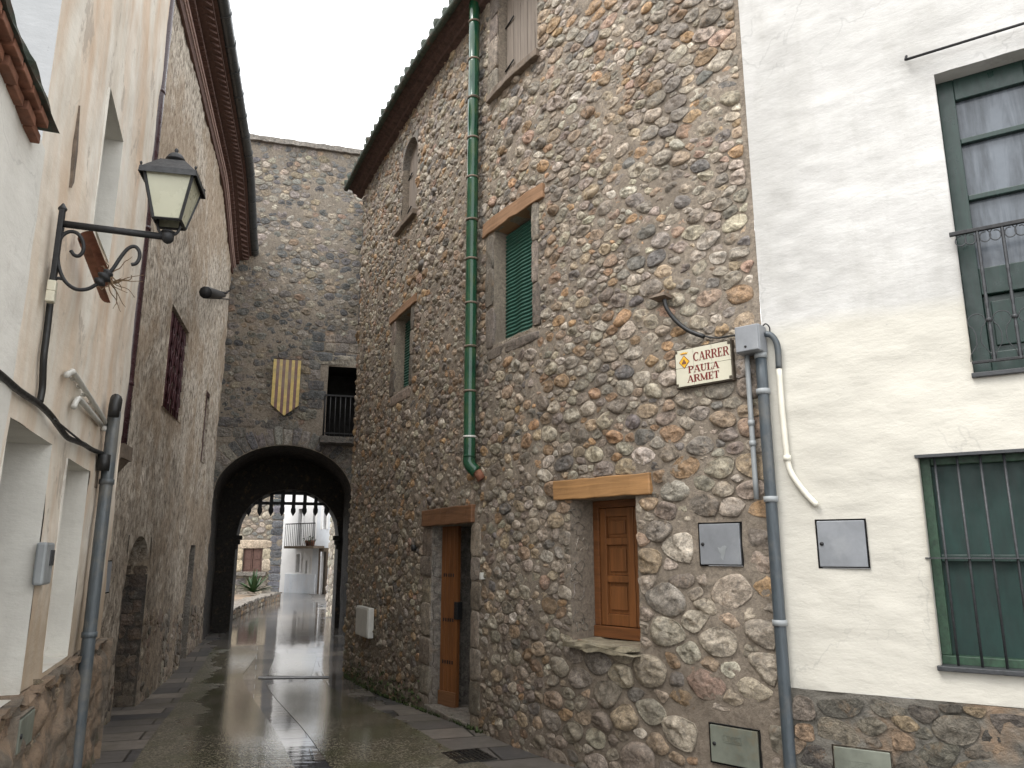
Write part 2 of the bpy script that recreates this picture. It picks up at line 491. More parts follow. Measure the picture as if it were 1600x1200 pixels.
def m_mortar(name, c=(.265, .22, .172), low_dark=.6, zb=0.0, bump=.8, moss=.6):
    N = NT(name)
    f = N.noise(30, 8, .72); g = N.noise(2.2, 5, .6)
    col = N.ramp(f, (.35, tuple(k * .55 for k in c)), (.65, tuple(k * 1.3 for k in c)))
    col = N.mix(N.ramp(g, (.4, 0.0), (.7, .55)), col, tuple(k * .7 for k in c))
    if low_dark: col = N.mix(N.math('MULTIPLY', N.ramp(N.noise(1.0, 5, .6, N.map((2.6, 2.6, .35))), (.5, 0.0), (.68, 1.0)), .45), col, (.15, .125, .10))
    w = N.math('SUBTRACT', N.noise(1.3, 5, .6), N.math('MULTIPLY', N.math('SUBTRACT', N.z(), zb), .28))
    col = N.mix(N.math('MULTIPLY', N.ramp(w, (.1, 0.0), (.5, 1.0)), low_dark), col, (.12, .092, .068))  # patchy darkening, strongest at the wall foot
    if moss:
        w = N.math('SUBTRACT', N.noise(5, 6, .7), N.math('MULTIPLY', N.math('SUBTRACT', N.z(), zb), .9))
        col = N.mix(N.math('MULTIPLY', N.ramp(w, (.42, 0.0), (.6, 1.0)), moss), col, (.06, .075, .025))
    h = N.math('ADD', f, N.math('MULTIPLY', N.noise(110, 6, .75), .7))
    return N.out(col, .9, N.bump(h, bump, .012))

def m_wood(name, c, axis='z', rough=.45, grain=1.0, scale=1.0):
    N = NT(name)
    sc = {'z': (26, 26, 1.6), 'h': (2.2, 2.2, 34)}[axis]
    v = N.map(tuple(k * scale for k in sc))
    f = N.noise(1.0, 6, .65, v, .6); g = N.noise(1.0, 3, .5, N.map(tuple(k * scale * .33 for k in sc)), 1.2)
    a = tuple(k * (1 - .42 * grain) for k in c); b = tuple(min(1, k * (1 + .3 * grain)) for k in c)
    col = N.ramp(f, (.3, a), (.68, b))
    col = N.mix(N.ramp(g, (.55, 0.0), (.75, .6)), col, tuple(k * .45 for k in c))
    return N.out(col, N.ramp(f, (.3, rough + .15), (.7, rough)), N.bump(f, .35, .006))

M = {}
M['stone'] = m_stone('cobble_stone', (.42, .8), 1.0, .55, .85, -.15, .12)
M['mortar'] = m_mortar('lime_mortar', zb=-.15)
M['tower_stone'] = m_stone('tower_stone', (.55, .9), .7, .0, .0, lichen=.3)
M['tower_mortar'] = m_mortar('tower_mortar', (.225, .19, .15), 0, 0, .8, 0)
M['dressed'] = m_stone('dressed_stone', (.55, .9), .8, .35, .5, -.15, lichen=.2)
M['plinth_stone'] = m_stone('plinth_stone', (.5, .85), 1.0, .5, .0, -.1, .12)
M['vault_shade'] = m_stone('shade_dark_vault_stone', (.8, .95), .8, lichen=0)  # vault stone, its vertex colours carry the passage shade
M['ashlar'] = m_stone('dark_ashlar', (.6, .9), .8, lichen=.18)
M['iron'] = simple('black_iron', (.010, .010, .011), .6, .4, 30, 0, .2)
M['iron_grey'] = simple('dark_grey_iron', (.035, .037, .04), .5, .4, 40, 0, .2)
M['green_wood'] = simple('dark_green_paint', (.007, .025, .019), .36, .35, 9, vec=(6, 6, .8))
M['green_wood_worn'] = simple('worn_green_paint', (.025, .06, .034), .5, .5, 30)
M['shutter_grey'] = m_wood('weathered_grey_wood', (.20, .165, .135), 'z', .7, .6)
M['varnish'] = m_wood('varnished_brown_wood', (.20, .078, .025), 'z', .38, .8)
M['varnish_h'] = m_wood('varnished_brown_rail', (.17, .065, .022), 'h', .38, .8)
M['door_wood'] = m_wood('orange_brown_door', (.17, .066, .021), 'z', .4, .8)
M['beam'] = m_wood('honey_oak_beam', (.36, .195, .08), 'h', .5, .7)
M['beam_dark'] = m_wood('brown_oak_beam', (.155, .072, .032), 'h', .5, .8)
M['beam_old'] = m_wood('weathered_lintel', (.27, .155, .085), 'h', .8, .7)
M['black'] = simple('dark_interior', (.010, .009, .008), .9, .3, 5)
M['grey_box'] = simple('grey_painted_metal', (.21, .22, .235), .42, .18, 6, 0, .05, (.27, .28, .29))
M['olive_box'] = simple('stained_grey_door', (.15, .16, .13), .45, .3, 5, 0, .05, (.16, .115, .06))
M['pipe_grey'] = simple('grey_conduit', (.085, .10, .11), .42, .3, 9, 0, .1, (.15, .145, .13), (5, 5, .7))
M['pipe_light'] = simple('light_grey_conduit', (.27, .285, .29), .45, .15, 9)
M['pipe_dark'] = simple('dark_grey_conduit', (.055, .068, .078), .4, .3, 9, 0, .1, (.10, .10, .095), (5, 5, .7))
M['pipe_white'] = simple('cream_plastic', (.66, .63, .54), .45, .08, 9)
M['cable'] = simple('black_cable', (.012, .012, .012), .5, .3, 20)
M['white_plastic'] = simple('white_plastic', (.55, .54, .50), .4, .1, 9)
M['purple'] = simple('plum_painted_pipe', (.045, .020, .024), .28, .25, 8)
M['brown_pipe'] = simple('brown_pipe', (.05, .032, .028), .35, .3, 8)
M['gutter'] = simple('dark_zinc_gutter', (.055, .06, .063), .35, .3, 8)
M['red_iron'] = simple('oxblood_painted_iron', (.060, .016, .020), .4, .35, 25)
M['terra'] = simple('terracotta', (.20, .085, .05), .8, .4, 14, 0, .4)
M['cornice_brown'] = simple('brown_painted_brick', (.115, .062, .048), .8, .35, 16, 0, .4)
M['cornice_pink'] = simple('pale_pink_moulding', (.42, .29, .25), .8, .3, 25, 0, .3)
M['soffit'] = simple('dark_brick_soffit', (.085, .05, .042), .85, .5, 14, 0, .6)
M['mossy_tile'] = simple('mossy_roof_tile', (.045, .06, .045), .85, .5, 16, 0, .6, (.09, .06, .045))
M['shale'] = simple('yellow_slate_sill', (.24, .21, .15), .6, .45, 14, 0, .8)
M['silltone'] = simple('brown_stone_sill', (.15, .115, .085), .75, .4, 14, 0, .6)
M['yellow'] = simple('faded_yellow_paint', (.56, .42, .14), .6, .25, 8, 0, .2, (.38, .30, .15))
M['maroon'] = simple('faded_maroon_paint', (.17, .095, .085), .6, .3, 8, 0, .2, (.22, .16, .13))
M['leaf'] = simple('green_leaf', (.028, .07, .022), .5, .5, 9)
M['moss'] = simple('moss_tufts', (.045, .065, .018), .9, .5, 12)
M['twig'] = simple('dry_twig', (.20, .14, .085), .9, .3, 20)
M['tile_face'] = simple('glazed_cream_tile', (.60, .57, .455), .22, .05, 7)
M['tile_grout'] = simple('tile_joint', (.33, .30, .22), .8, .1, 20)
M['letter'] = simple('oxblood_glaze', (.16, .02, .018), .3, .1, 20)
M['gold'] = simple('golden_glaze', (.70, .40, .04), .3, .1, 20)
M['frame_brown'] = simple('brown_sign_edge', (.06, .045, .03), .6, .3, 20)


def m_glaze():                                                # bottle-green glazed ceramic
    N = NT('green_glazed_ceramic')
    f = N.noise(5, 5, .6, N.map((3, 3, .8)))
    c = N.ramp(f, (.3, (.008, .040, .024)), (.5, (.012, .062, .032)), (.72, (.050, .085, .030)))
    return N.out(c, .13, N.bump(N.noise(14, 3), .12, .01))
M['glaze'] = m_glaze()

def m_blind():
    N = NT('green_blind'); f = N.noise(9, 5, .6, N.map((14, 14, 1)))
    return N.out(N.ramp(f, (.3, (.020, .075, .056)), (.7, (.040, .125, .095))), .5)
M['blind'] = m_blind()

def m_pane(name, c=(.30, .33, .37)):                          # net curtain or cloth seen through dusty glass
    N = NT(name)
    f = N.noise(1.0, 6, .65, N.map((9, 9, 1.0)), .5); g = N.noise(7, 6, .7)
    col = N.mix(.5, N.ramp(f, (.40, tuple(k * .35 for k in c)), (.60, tuple(k * 1.5 for k in c))), N.ramp(g, (.3, tuple(k * .6 for k in c)), (.7, c)))
    return N.out(col, .15, None, 0, .35)
M['net'] = m_pane('net_curtain_glass', (.12, .134, .152))
M['dark_pane'] = simple('dark_green_board', (.005, .027, .022), .55, .35, 5, vec=(4, 4, 1))
M['lamp_glass'] = simple('frosted_cream_glass', (.44, .43, .325), .28, .08, 5)

def m_plaster(name, base, pale, stain, zsplit=None, low=None, streak=.5, bump=.5, bdist=.01, sc=1.0, orange=0.0, peel=0.0, zdirt=None):
    N = NT(name)
    g = N.noise(1.5 * sc, 6, .62); f = N.noise(18, 7, .7)
    col = N.ramp(g, (.35, base), (.65, pale))
    st = N.noise(1.0, 6, .65, N.map((2.6, 2.6, .85)))
    col = N.mix(N.math('MULTIPLY', N.ramp(st, (.48, 0.0), (.68, 1.0)), streak), col, stain)
    if orange:
        o = N.noise(.9, 5, .6, N.map((2.2, 2.2, .6), loc=(3, 1, 4)))
        col = N.mix(N.math('MULTIPLY', N.ramp(o, (.42, 0.0), (.66, 1.0)), orange), col, (.62, .42, .26))
    if zsplit is not None:
        zz = N.math('ADD', N.z(), N.math('MULTIPLY', N.math('SUBTRACT', N.noise(1.6, 4), .5), .10))
        k = N.math('MULTIPLY', N.math('SUBTRACT', zsplit, zz), 9, True)
        k = N.math('MULTIPLY', k, 1.0, True)
        col = N.mix(k, col, N.ramp(g, (.35, low), (.65, tuple(min(1, c * 1.12) for c in low))))
    if peel:
        p = N.noise(3.2, 8, .7, N.map((1, 1, .7)))
        col = N.mix(N.math('MULTIPLY', N.ramp(p, (.60, 0.0), (.63, 1.0)), peel), col, (.36, .30, .25))
    if zdirt is not None:
        w = N.math('SUBTRACT', N.noise(2.4, 6, .65), N.math('MULTIPLY', N.math('SUBTRACT', N.z(), zdirt), .8))
        col = N.mix(N.math('MULTIPLY', N.ramp(w, (.25, 0.0), (.7, 1.0)), .75), col, (.36, .27, .18))
    sp = N.ramp(N.noise(60, 3, .6), (.68, 0.0), (.75, .5))
    col = N.mix(sp, col, tuple(k * .72 for k in base))
    ck = N.ramp(N.noise(1.4, 5, .55, N.map((1, 1, .8), loc=(9, 2, 5)), .3), (.494, 0.0), (.4985, 1.0), (.5015, 1.0), (.506, 0.0))
    ck = N.math('MULTIPLY', ck, N.ramp(N.noise(.8, 3), (.5, 0.0), (.6, .28)))
    col = N.mix(ck, col, tuple(k * .45 for k in base))
    h = N.math('ADD', N.noise(1.0, 6, .6, N.map((5, 5, 12))), N.math('MULTIPLY', f, .35))
    return N.out(col, .88, N.bump(h, bump, bdist))
M['plaster_r'] = m_plaster('cream_white_plaster', (.43, .42, .40), (.55, .54, .52), (.36, .347, .32), 3.15, (.49, .468, .412), .55, .42, .02, 1, 0, 0, .35)
M['plaster_a'] = m_plaster('stained_cream_plaster', (.71, .65, .555), (.83, .79, .71), (.52, .44, .35), None, None, .6, .5, .012, 1, .7, .5, 1.4)
M['plaster_a0'] = m_plaster('chalky_white_plaster', (.66, .645, .60), (.74, .72, .67), (.56, .54, .49), None, None, .3, .45, .012, 1.2, .0, .15)
M['plaster_rev'] = m_plaster('grey_white_reveal', (.58, .56, .51), (.70, .68, .62), (.47, .44, .39), None, None, .4, .5, .012, 1.4, .0, .3, .7)
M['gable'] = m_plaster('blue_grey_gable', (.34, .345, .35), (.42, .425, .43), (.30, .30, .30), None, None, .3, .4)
M['white_far'] = m_plaster('far_whitewash', (.80, .80, .80), (.88, .88, .88), (.60, .60, .62), 2.0, (.82, .81, .80), .3, .3)
M['white_blue'] = m_plaster('far_blue_white', (.68, .73, .79), (.78, .82, .87), (.62, .60, .60), None, None, .25, .3, .01, 1, .15)

def m_roughcast():
    N = NT('old_roughcast')
    g = N.noise(1.1, 6, .65); f = N.noise(22, 9, .75); e = N.noise(1.0, 8, .72, N.map((16, 16, 9)))
    c = N.ramp(e, (.35, (.085, .066, .049)), (.44, (.35, .295, .235)), (.53, (.56, .49, .405)), (.64, (.78, .71, .60)))
    c = N.mix(N.ramp(N.noise(.7, 7, .68), (.46, 0.0), (.56, .7)), c, N.mix(e, (.22, .155, .10), (.52, .40, .28)))
    w = N.math('SUBTRACT', N.noise(1.2, 6, .6), N.math('MULTIPLY', N.math('SUBTRACT', N.z(), .0), .12))
    c = N.mix(N.ramp(w, (.05, 0.0), (.45, .8)), c, N.mix(N.ramp(e, (.35, 0.0), (.65, 1.0)), (.07, .052, .036), (.27, .205, .14)))
    pit = N.ramp(N.vor(24, 'F1', N.map((1, 1, .7))), (.08, 1.0), (.2, 0.0))
    c = N.mix(N.math('MULTIPLY', pit, N.ramp(N.noise(3), (.48, 0.0), (.6, .8))), c, (.035, .028, .02))
    h = N.math('SUBTRACT', N.math('ADD', e, N.math('MULTIPLY', f, .6)), N.math('MULTIPLY', pit, .5))
    return N.out(c, .92, N.bump(h, .9, .03))
M['roughcast'] = m_roughcast()

def m_plinth(name, a, b, c3, bump=.9, br=(.47, .58)):
    N = NT(name)
    e = N.noise(7, 8, .7, N.map((1, 1, 1.6)), .4); g = N.noise(2.0, 5, .6)
    c = N.ramp(e, (.28, a), (.5, b), (.75, tuple(k * 1.3 for k in b)))
    c = N.mix(N.ramp(g, (br[0], 0.0), (br[1], .85)), c, N.ramp(e, (.3, tuple(k * .55 for k in c3)), (.7, tuple(k * 1.2 for k in c3))))
    c = N.mix(N.math('MULTIPLY', N.ramp(N.math('SUBTRACT', N.noise(4, 6, .7), N.math('MULTIPLY', N.z(), .8)), (.42, 0.0), (.6, 1.0)), .7), c, (.05, .06, .02))
    h = N.math('ADD', e, N.math('MULTIPLY', N.noise(40, 7, .75), .5))
    return N.out(c, .8, N.bump(h, bump, .035))
M['plinth_r'] = m_plinth('dark_rubble_plinth', (.05, .046, .040), (.15, .137, .115), (.26, .175, .11), .9, (.55, .66))
M['plinth_a'] = m_plinth('orange_rubble_plinth', (.10, .075, .055), (.26, .185, .125), (.17, .145, .115))

# wet paving
ANG = -math.atan2(SD[0], SD[1])
def lane(N):                                                   # how far from the wet middle of the lane
    s = N.n('ShaderNodeSeparateXYZ'); N.link(N.tc, s.inputs[0])
    c = N.math('SUBTRACT', N.math('ADD', N.math('MULTIPLY', s.outputs[0], .954), N.math('MULTIPLY', s.outputs[1], .30)), .42)
    c = N.math('ADD', N.math('ABSOLUTE', c), N.math('MULTIPLY', N.math('SUBTRACT', N.noise(1.1, 5, .65), .5), 1.5))
    far = N.math('MULTIPLY', N.math('SUBTRACT', s.outputs[1], 9.5), .10, True)
    return N.math('SUBTRACT', c, N.math('MULTIPLY', far, .45))
def wet(N, lo=.03, hi=.30, sc=.9):
    p = N.noise(sc, 5, .6, N.map((1, .55, 1), (0, 0, -ANG))) 
    return N.ramp(p, (.40, lo), (.66, hi))
def m_slab():
    N = NT('wet_stone_slabs')
    v = N.map((1, 1, 1), (0, 0, -ANG))
    b = N.n('ShaderNodeTexBrick'); N.link(v, b.inputs['Vector'])
    b.inputs['Scale'].default_value = 1.0; b.inputs['Brick Width'].default_value = .95; b.inputs['Row Height'].default_value = .42
    b.inputs['Mortar Size'].default_value = .013; b.inputs['Mortar Smooth'].default_value = .4
    b.inputs['Color1'].default_value = (.050, .051, .055, 1); b.inputs['Color2'].default_value = (.20, .175, .15, 1); b.inputs['Mortar'].default_value = (.02, .019, .017, 1)
    f = N.noise(9, 7, .7)
    c = N.mix(.6, b.outputs['Color'], N.ramp(f, (.3, .6), (.7, 1.35)), 'MULTIPLY')
    c = N.mix(N.ramp(N.noise(1.5, 5, .65), (.52, 0.0), (.7, .5)), c, (.075, .07, .045))
    h = N.math('SUBTRACT', N.math('MULTIPLY', N.noise(3.0, 5, .6), .6), N.math('MULTIPLY', b.outputs['Fac'], .5))
    n = N.bump(h, .18, .012)
    n = N.bump(N.noise(1.0, 4, .55, N.map((3, 11, 1), (0, 0, -ANG))), .13, .012, n)
    n = N.bump(N.noise(40, 4, .6), .03, .004, n)
    return N.out(c, N.ramp(lane(N), (.45, .055), (.85, .14), (1.4, .38)), n, 0, .5)
M['slab'] = m_slab()
def m_agg():
    N = NT('wet_aggregate_concrete')
    s = N.vor(85, 'F1', None, 'Color'); f = N.noise(3.0, 6, .65)
    sep = N.n('ShaderNodeSeparateColor'); N.link(s, sep.inputs[0])
    c = N.ramp(sep.outputs[0], (.2, (.06, .054, .038)), (.6, (.135, .12, .086)), (.93, (.29, .255, .19)))
    c = N.mix(N.ramp(N.noise(1.3, 6, .65), (.46, 0.0), (.62, .7)), c, (.075, .078, .036))
    c = N.mix(N.ramp(f, (.3, .3), (.7, 0.0)), c, (.03, .028, .024))
    h = N.math('ADD', N.math('MULTIPLY', N.vor(85), .4), N.math('MULTIPLY', N.noise(2.6, 4), 1.0))
    n = N.bump(h, .11, .010)
    n = N.bump(N.noise(1.0, 4, .55, N.map((3, 11, 1), (0, 0, -ANG))), .13, .012, n)
    p = N.noise(.75, 5, .62, N.map((1, .5, 1), (0, 0, -ANG), (2.2, .3, 0)))
    return N.out(c, N.math('ADD', N.ramp(lane(N), (.50, .05), (.95, .13), (1.5, .40)), N.math('MULTIPLY', N.math('SUBTRACT', p, .5), .12)), n, 0, .6)
M['agg'] = m_agg()
M['grate'] = simple('black_cast_iron', (.014, .013, .012), .35, .4, 25, 0, .3)
# ------------------------------------------------------------------ ground
rng = np.random.default_rng(7)
random.seed(5)
gx = np.concatenate([np.linspace(-260, -30, 12), np.linspace(-26, -10, 14), np.arange(-9.5, 4.01, .25), np.linspace(5, 30, 12), np.linspace(40, 200, 6)])
gy = np.concatenate([np.linspace(-40, -4, 8), np.arange(-3, 22.01, .25), np.linspace(23, 60, 22), np.linspace(70, 400, 10)])
X, Y = np.meshgrid(gx, gy, indexing='ij')
mb = MB(); mb.grid(np.stack([X, Y, gz(X, Y)], -1))
tag(mb.build('ground', M['slab'], recalc=False), kind='structure')

def strip(mb, left, right, n=40, m=14, lift=.004):            # sheet between two pixel polylines that end up on the paving
    def res(pts):
        p = np.array([gnd(*q)[:2] for q in pts]); d = np.concatenate([[0], np.cumsum(np.linalg.norm(np.diff(p, axis=0), axis=1))])
        t = np.linspace(0, d[-1], n); return np.stack([np.interp(t, d, p[:, k]) for k in (0, 1)], -1)
    a, b = res(left), res(right); f = np.linspace(0, 1, m)[None, :, None]
    P = a[:, None] * (1 - f) + b[:, None] * f
    mb.grid(np.concatenate([P, (gz(P[..., 0], P[..., 1]) + lift)[..., None]], -1))
mb = MB()
strip(mb, [(335, 1011), (300, 1063), (205, 1200), (60, 1420)], [(405, 1018), (378, 1056), (460, 1200), (590, 1420)])
strip(mb, [(416, 1070), (460, 1124), (517, 1200), (640, 1420)], [(500, 1063), (700, 1170), (770, 1200), (1250, 1420)])
strip(mb, [(432, 1021), (417, 1056)], [(496, 1022), (486, 1057)], 8, 8)
tag(mb.build('road', M['agg'], recalc=False), kind='structure')
mb = MB()
a, b = gnd(404, 1060), gnd(514, 1058)
strip(mb, [(404, 1058), (403, 1061)], [(514, 1057), (514, 1060)], 3, 10, .008)
tag(mb.build('road_drain_slot', M['grate'], recalc=False), kind='structure')
# iron grate by the stone house
g = [gnd(*q) for q in ((690, 1178), (748, 1171), (783, 1186), (716, 1194))]
mb = MB(); g = np.array(g); g[:, 2] += .006
ex, ey = g[1] - g[0], g[3] - g[0]
for k in range(9):
    f = (k + .5) / 9
    mb.box(g[0] + ex * f + ey * .5, ex * .03, ey * .5, (0, 0, .004))
for f in (0, .5, 1): mb.box(g[0] + ex * .5 + ey * f, ex * .5, ey * .035, (0, 0, .0045))
o = mb.build('drain_grate', M['grate']); tag(o, 'black iron drain grate set in the wet paving before the stone house', 'drain grate')
mb = MB(); mb.box(g[0] + (ex + ey) / 2 - np.array([0, 0, .0035]), ex * .5, ey * .5, (0, 0, .0012)); mb.build('drain_pan', M['black'], o)

# ------------------------------------------------------------------ STONE HOUSE (the long curved cobble wall)
SH = Wall([(-2.51, 12.14), (-2.0, 11.0), (-1.15, 9.2), (-.38, 7.74), (.07, 6.95), (.45, 6.42), (1.0, 5.78), (1.45, 5.33), (1.72, 5.08)], True)
house = empty('stone_house', 'long curved cobblestone house with oak lintels, green blinds and tiled eaves', 'house')
ZE = SH.hz(580, 285)
Z0 = -.4
def rect(l, r, t, b): return (SH.hs(*l), SH.hs(*r), SH.hz(*b), SH.hz(*t))
w_mid = rect((772, 440), (832, 420), (832, 320), (832, 512))
w_lef = rect((617, 560), (641, 550), (641, 481), (641, 600))
w_top = list(rect((779, 110), (840, 60), (840, 50), (840, 82))); w_top[3] = w_top[2] + 1.25; w_top = tuple(w_top)
w_arc = rect((629, 300), (652, 280), (652, 203), (652, 326))
w_gnd = rect((893, 880), (997, 880), (997, 774), (1000, 1012))
door = list(rect((673, 960), (736, 960), (736, 818), (736, 1100))); door[2] = Z0; door = tuple(door)
ub_hi = rect((1094, 850), (1161, 850), (1161, 815), (1161, 885))
ub_lo = rect((1111, 1160), (1189, 1160), (1111, 1128), (1111, 1190))
slot = rect((603, 775), (608, 775), (606, 762), (606, 790))
holes = [w_mid, w_lef, w_top, w_arc, w_gnd, door, ub_hi, ub_lo, slot]
lint = {}
def grow(h, a, b, c, d): return (h[0] - a, h[1] + b, h[2] - c, h[3] + d)
lint['mid'] = (SH.hs(757, 365), SH.hs(851, 300), w_mid[3], w_mid[3] + .15)
lint['lef'] = (SH.hs(611, 500), SH.hs(652, 465), w_lef[3], w_lef[3] + .12)
lint['gnd'] = (SH.hs(869, 770), SH.hs(1018, 757), w_gnd[3] + .004, SH.hz(1018, 738))
lint['dor'] = (SH.hs(664, 810), SH.hs(743, 800), door[3] + .004, SH.hz(743, 788))
keep = holes + list(lint.values())
jamb = []
def jambs(h, wl, wr, zs):
    for side, w in ((0, wl), (1, wr)):
        if not w: continue
        for a, b in zip(zs[:-1], zs[1:]):
            ww = w * random.uniform(.85, 1.15)
            jamb.append((h[0] - ww, h[0] - .004, a + .006, b - .006) if side == 0 else (h[1] + .004, h[1] + ww, a + .006, b - .006))
def split(a, b, n):
    z = np.linspace(a, b, n + 1); z[1:-1] += np.array([random.uniform(-.05, .05) for _ in range(n - 1)]); return z
jambs(w_mid, .15, .11, split(w_mid[2] - .02, w_mid[3], 3))
jambs(w_lef, .15, .11, split(w_lef[2] - .02, w_lef[3], 3))
jambs(door, .30, .20, split(-.12, door[3], 7))
jambs(w_top, .20, 0, split(w_top[2], w_top[3], 4))
jamb.append((w_mid[0] - .13, w_mid[1] + .09, w_mid[2] - .13, w_mid[2] - .035))
jamb.append((w_lef[0] - .13, w_lef[1] + .09, w_lef[2] - .17, w_lef[2] - .03))
keep += jamb
cement = [grow(ub_hi, .05, .04, .05, .03), grow(ub_lo, .10, .06, .06, .08)]
keepc = keep + cement + [(SH.L - .035, SH.L + 3, Z0 - 1, 20)]
SL = SH.L
def disp_m(s, z): return (fbm(s * 3, z * 3, 3) - .5) * .03 + (fbm(s * 15, z * 15, 8, 3) - .5) * .026
mb = MB()
wall_face(mb, SH, 0, SL, Z0, ZE + .1, .03, holes, disp_m, 0)
# return of the far gable
e0 = SH.P(0, 0, 0); tt, nn = SH.TN(0.0)
far_c = e0[:2] + np.array([1.0, .35]) * 4.5
mb.add([(*e0[:2], Z0), (*far_c, Z0), (*far_c, ZE + .1), (*e0[:2], ZE + .1)], [(0, 1, 2, 3)], mi=0)
def rf(u, z): return (.038 + .041 * sstep(.66 * SL, .95 * SL, u) * (1 - sstep(.9, 3.2, z)) + .010 * sstep(.75 * SL, SL, u)) * (.82 + .42 * vnoise(u * 1.1, z * 1.4, 77))
st = sites_in(0.0, SL - .06, Z0, ZE + .05, rf, keepc, 1.55, rng, 130000)
out = outlines_of(st, 1.55, .006, 7, rng, keepc)
print('stones', len(st), 'SL', SL, 'ZE', ZE, 'wins', w_mid, w_gnd, door)
lay_stones(mb, SH, out, rng, (.5, .95), .065, 1, base=.0, broken=.6, sink=.02)
# smaller fill between
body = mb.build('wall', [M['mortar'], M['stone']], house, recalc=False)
mb = MB()
lay_stones(mb, SH, block_outlines(jamb, rng, 24, 7, .008), rng, (.25, .35), .022, 0, base=.006, broken=.35, fl=6,
           cols=[(.17, .142, .113), (.22, .18, .14), (.13, .11, .09), (.25, .21, .17)], sink=.03)
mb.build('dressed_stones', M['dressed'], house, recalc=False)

def part_reveal(W, h, depth, mat, parent, front=.0, name='reveal', back=True, bm='black'):
    mb = MB(); reveal(mb, W, h, depth, front, 0, back, 1); return mb.build(name, [mat, M[bm]], parent, recalc=False)

def beam(name, W, r, o0, o1, mat, parent, rough=.012, bevel=.008):
    mb = MB(); wb(mb, W, *r, o0, o1, rough=rough, seed=int(r[0] * 100)); return mb.build(name, mat, parent, bevel=bevel)

# window with green blind: two of them
def blind_window(h, sill):
    f = part_reveal(SH, h, .20, M['mortar'], house, name='window')
    mb = MB()
    z = h[2] + .01; nz = int((h[3] - h[2] - .06) / .036)
    zz = np.linspace(h[2] + .012, h[3] - .02, nz * 3 + 1)
    oo = -.145 + np.array([0, .018, .012])[np.arange(len(zz)) % 3]
    ss = np.linspace(h[0] + .005, h[1] - .005, 26)
    S, Z = np.meshgrid(ss, zz, indexing='ij')
    O = np.broadcast_to(oo[None], S.shape) + (.008 * np.sin(np.linspace(0, 17, 26)))[:, None] * np.linspace(1, .2, len(zz))[None]
    mb.grid(SH.P(S, Z, O), sm=False)
    mb.build('blind', M['blind'], f, recalc=False)
    return f
f = blind_window(w_mid, None); beam('lintel', SH, lint['mid'], -.19, .028, M['beam_old'], f)
f = blind_window(w_lef, None); beam('lintel', SH, lint['lef'], -.19, .028, M['beam_old'], f)

def planks(mb, W, s0, s1, z0, z1, o, n, th=.03, mi=0):
    w = (s1 - s0) / n
    for k in range(n): wb(mb, W, s0 + k * w + .003, s0 + (k + 1) * w - .003, z0, z1, o - th, o, n=1, mi=mi)
# two windows closed by grey plank shutters
def shutter_window(h, nplank, arch=False):
    f = part_reveal(SH, h, .22, M['mortar'], house, name='window')
    mb = MB(); planks(mb, SH, h[0] + .02, h[1] - .02, h[2] + .03, h[3] - .01, -.09, nplank)
    sh = mb.build('shutter', M['shutter_grey'], f, bevel=.003)
    mb = MB()
    for zf in (.2, .62):
        z = h[2] + (h[3] - h[2]) * zf
        mb.tube([SH.P(h[0] + .0, z, -.085), SH.P(h[0] + .20, z + .02, -.07)], .009, 6)
    mb.build('hinge', M['iron'], sh)
    mb = MB(); wb(mb, SH, h[0] - .16, h[1] + .06, h[2] - .085, h[2] - .01, -.2, .075, rough=.015, seed=4)
    mb.build('sill', M['silltone'], f, bevel=.008)
    if arch:                                                   # brick arch filling the head of the opening
        mb = MB(); c = (h[0] + h[1]) / 2; hw = (h[1] - h[0]) / 2
        pts = [(h[0] - .0, h[3] + .0), (h[0], h[3] - .32)] + [(c - hw * math.cos(a), h[3] - .32 + .31 * math.sin(a)) for a in np.linspace(0.05, math.pi / 2, 8)]
        for side in (0, 1):
            pp = [(2 * c - s, z) if side else (s, z) for s, z in pts]
            poly = [SH.P(s, z, .01) for s, z in pp]; n = SH.P(c, 0, -.2) - SH.P(c, 0, .01)
            mb.prism(poly, n)
        mb.build('arch', M['dressed'], f)
    return f
f = shutter_window(w_top, 5); f = shutter_window(w_arc, 4, True)

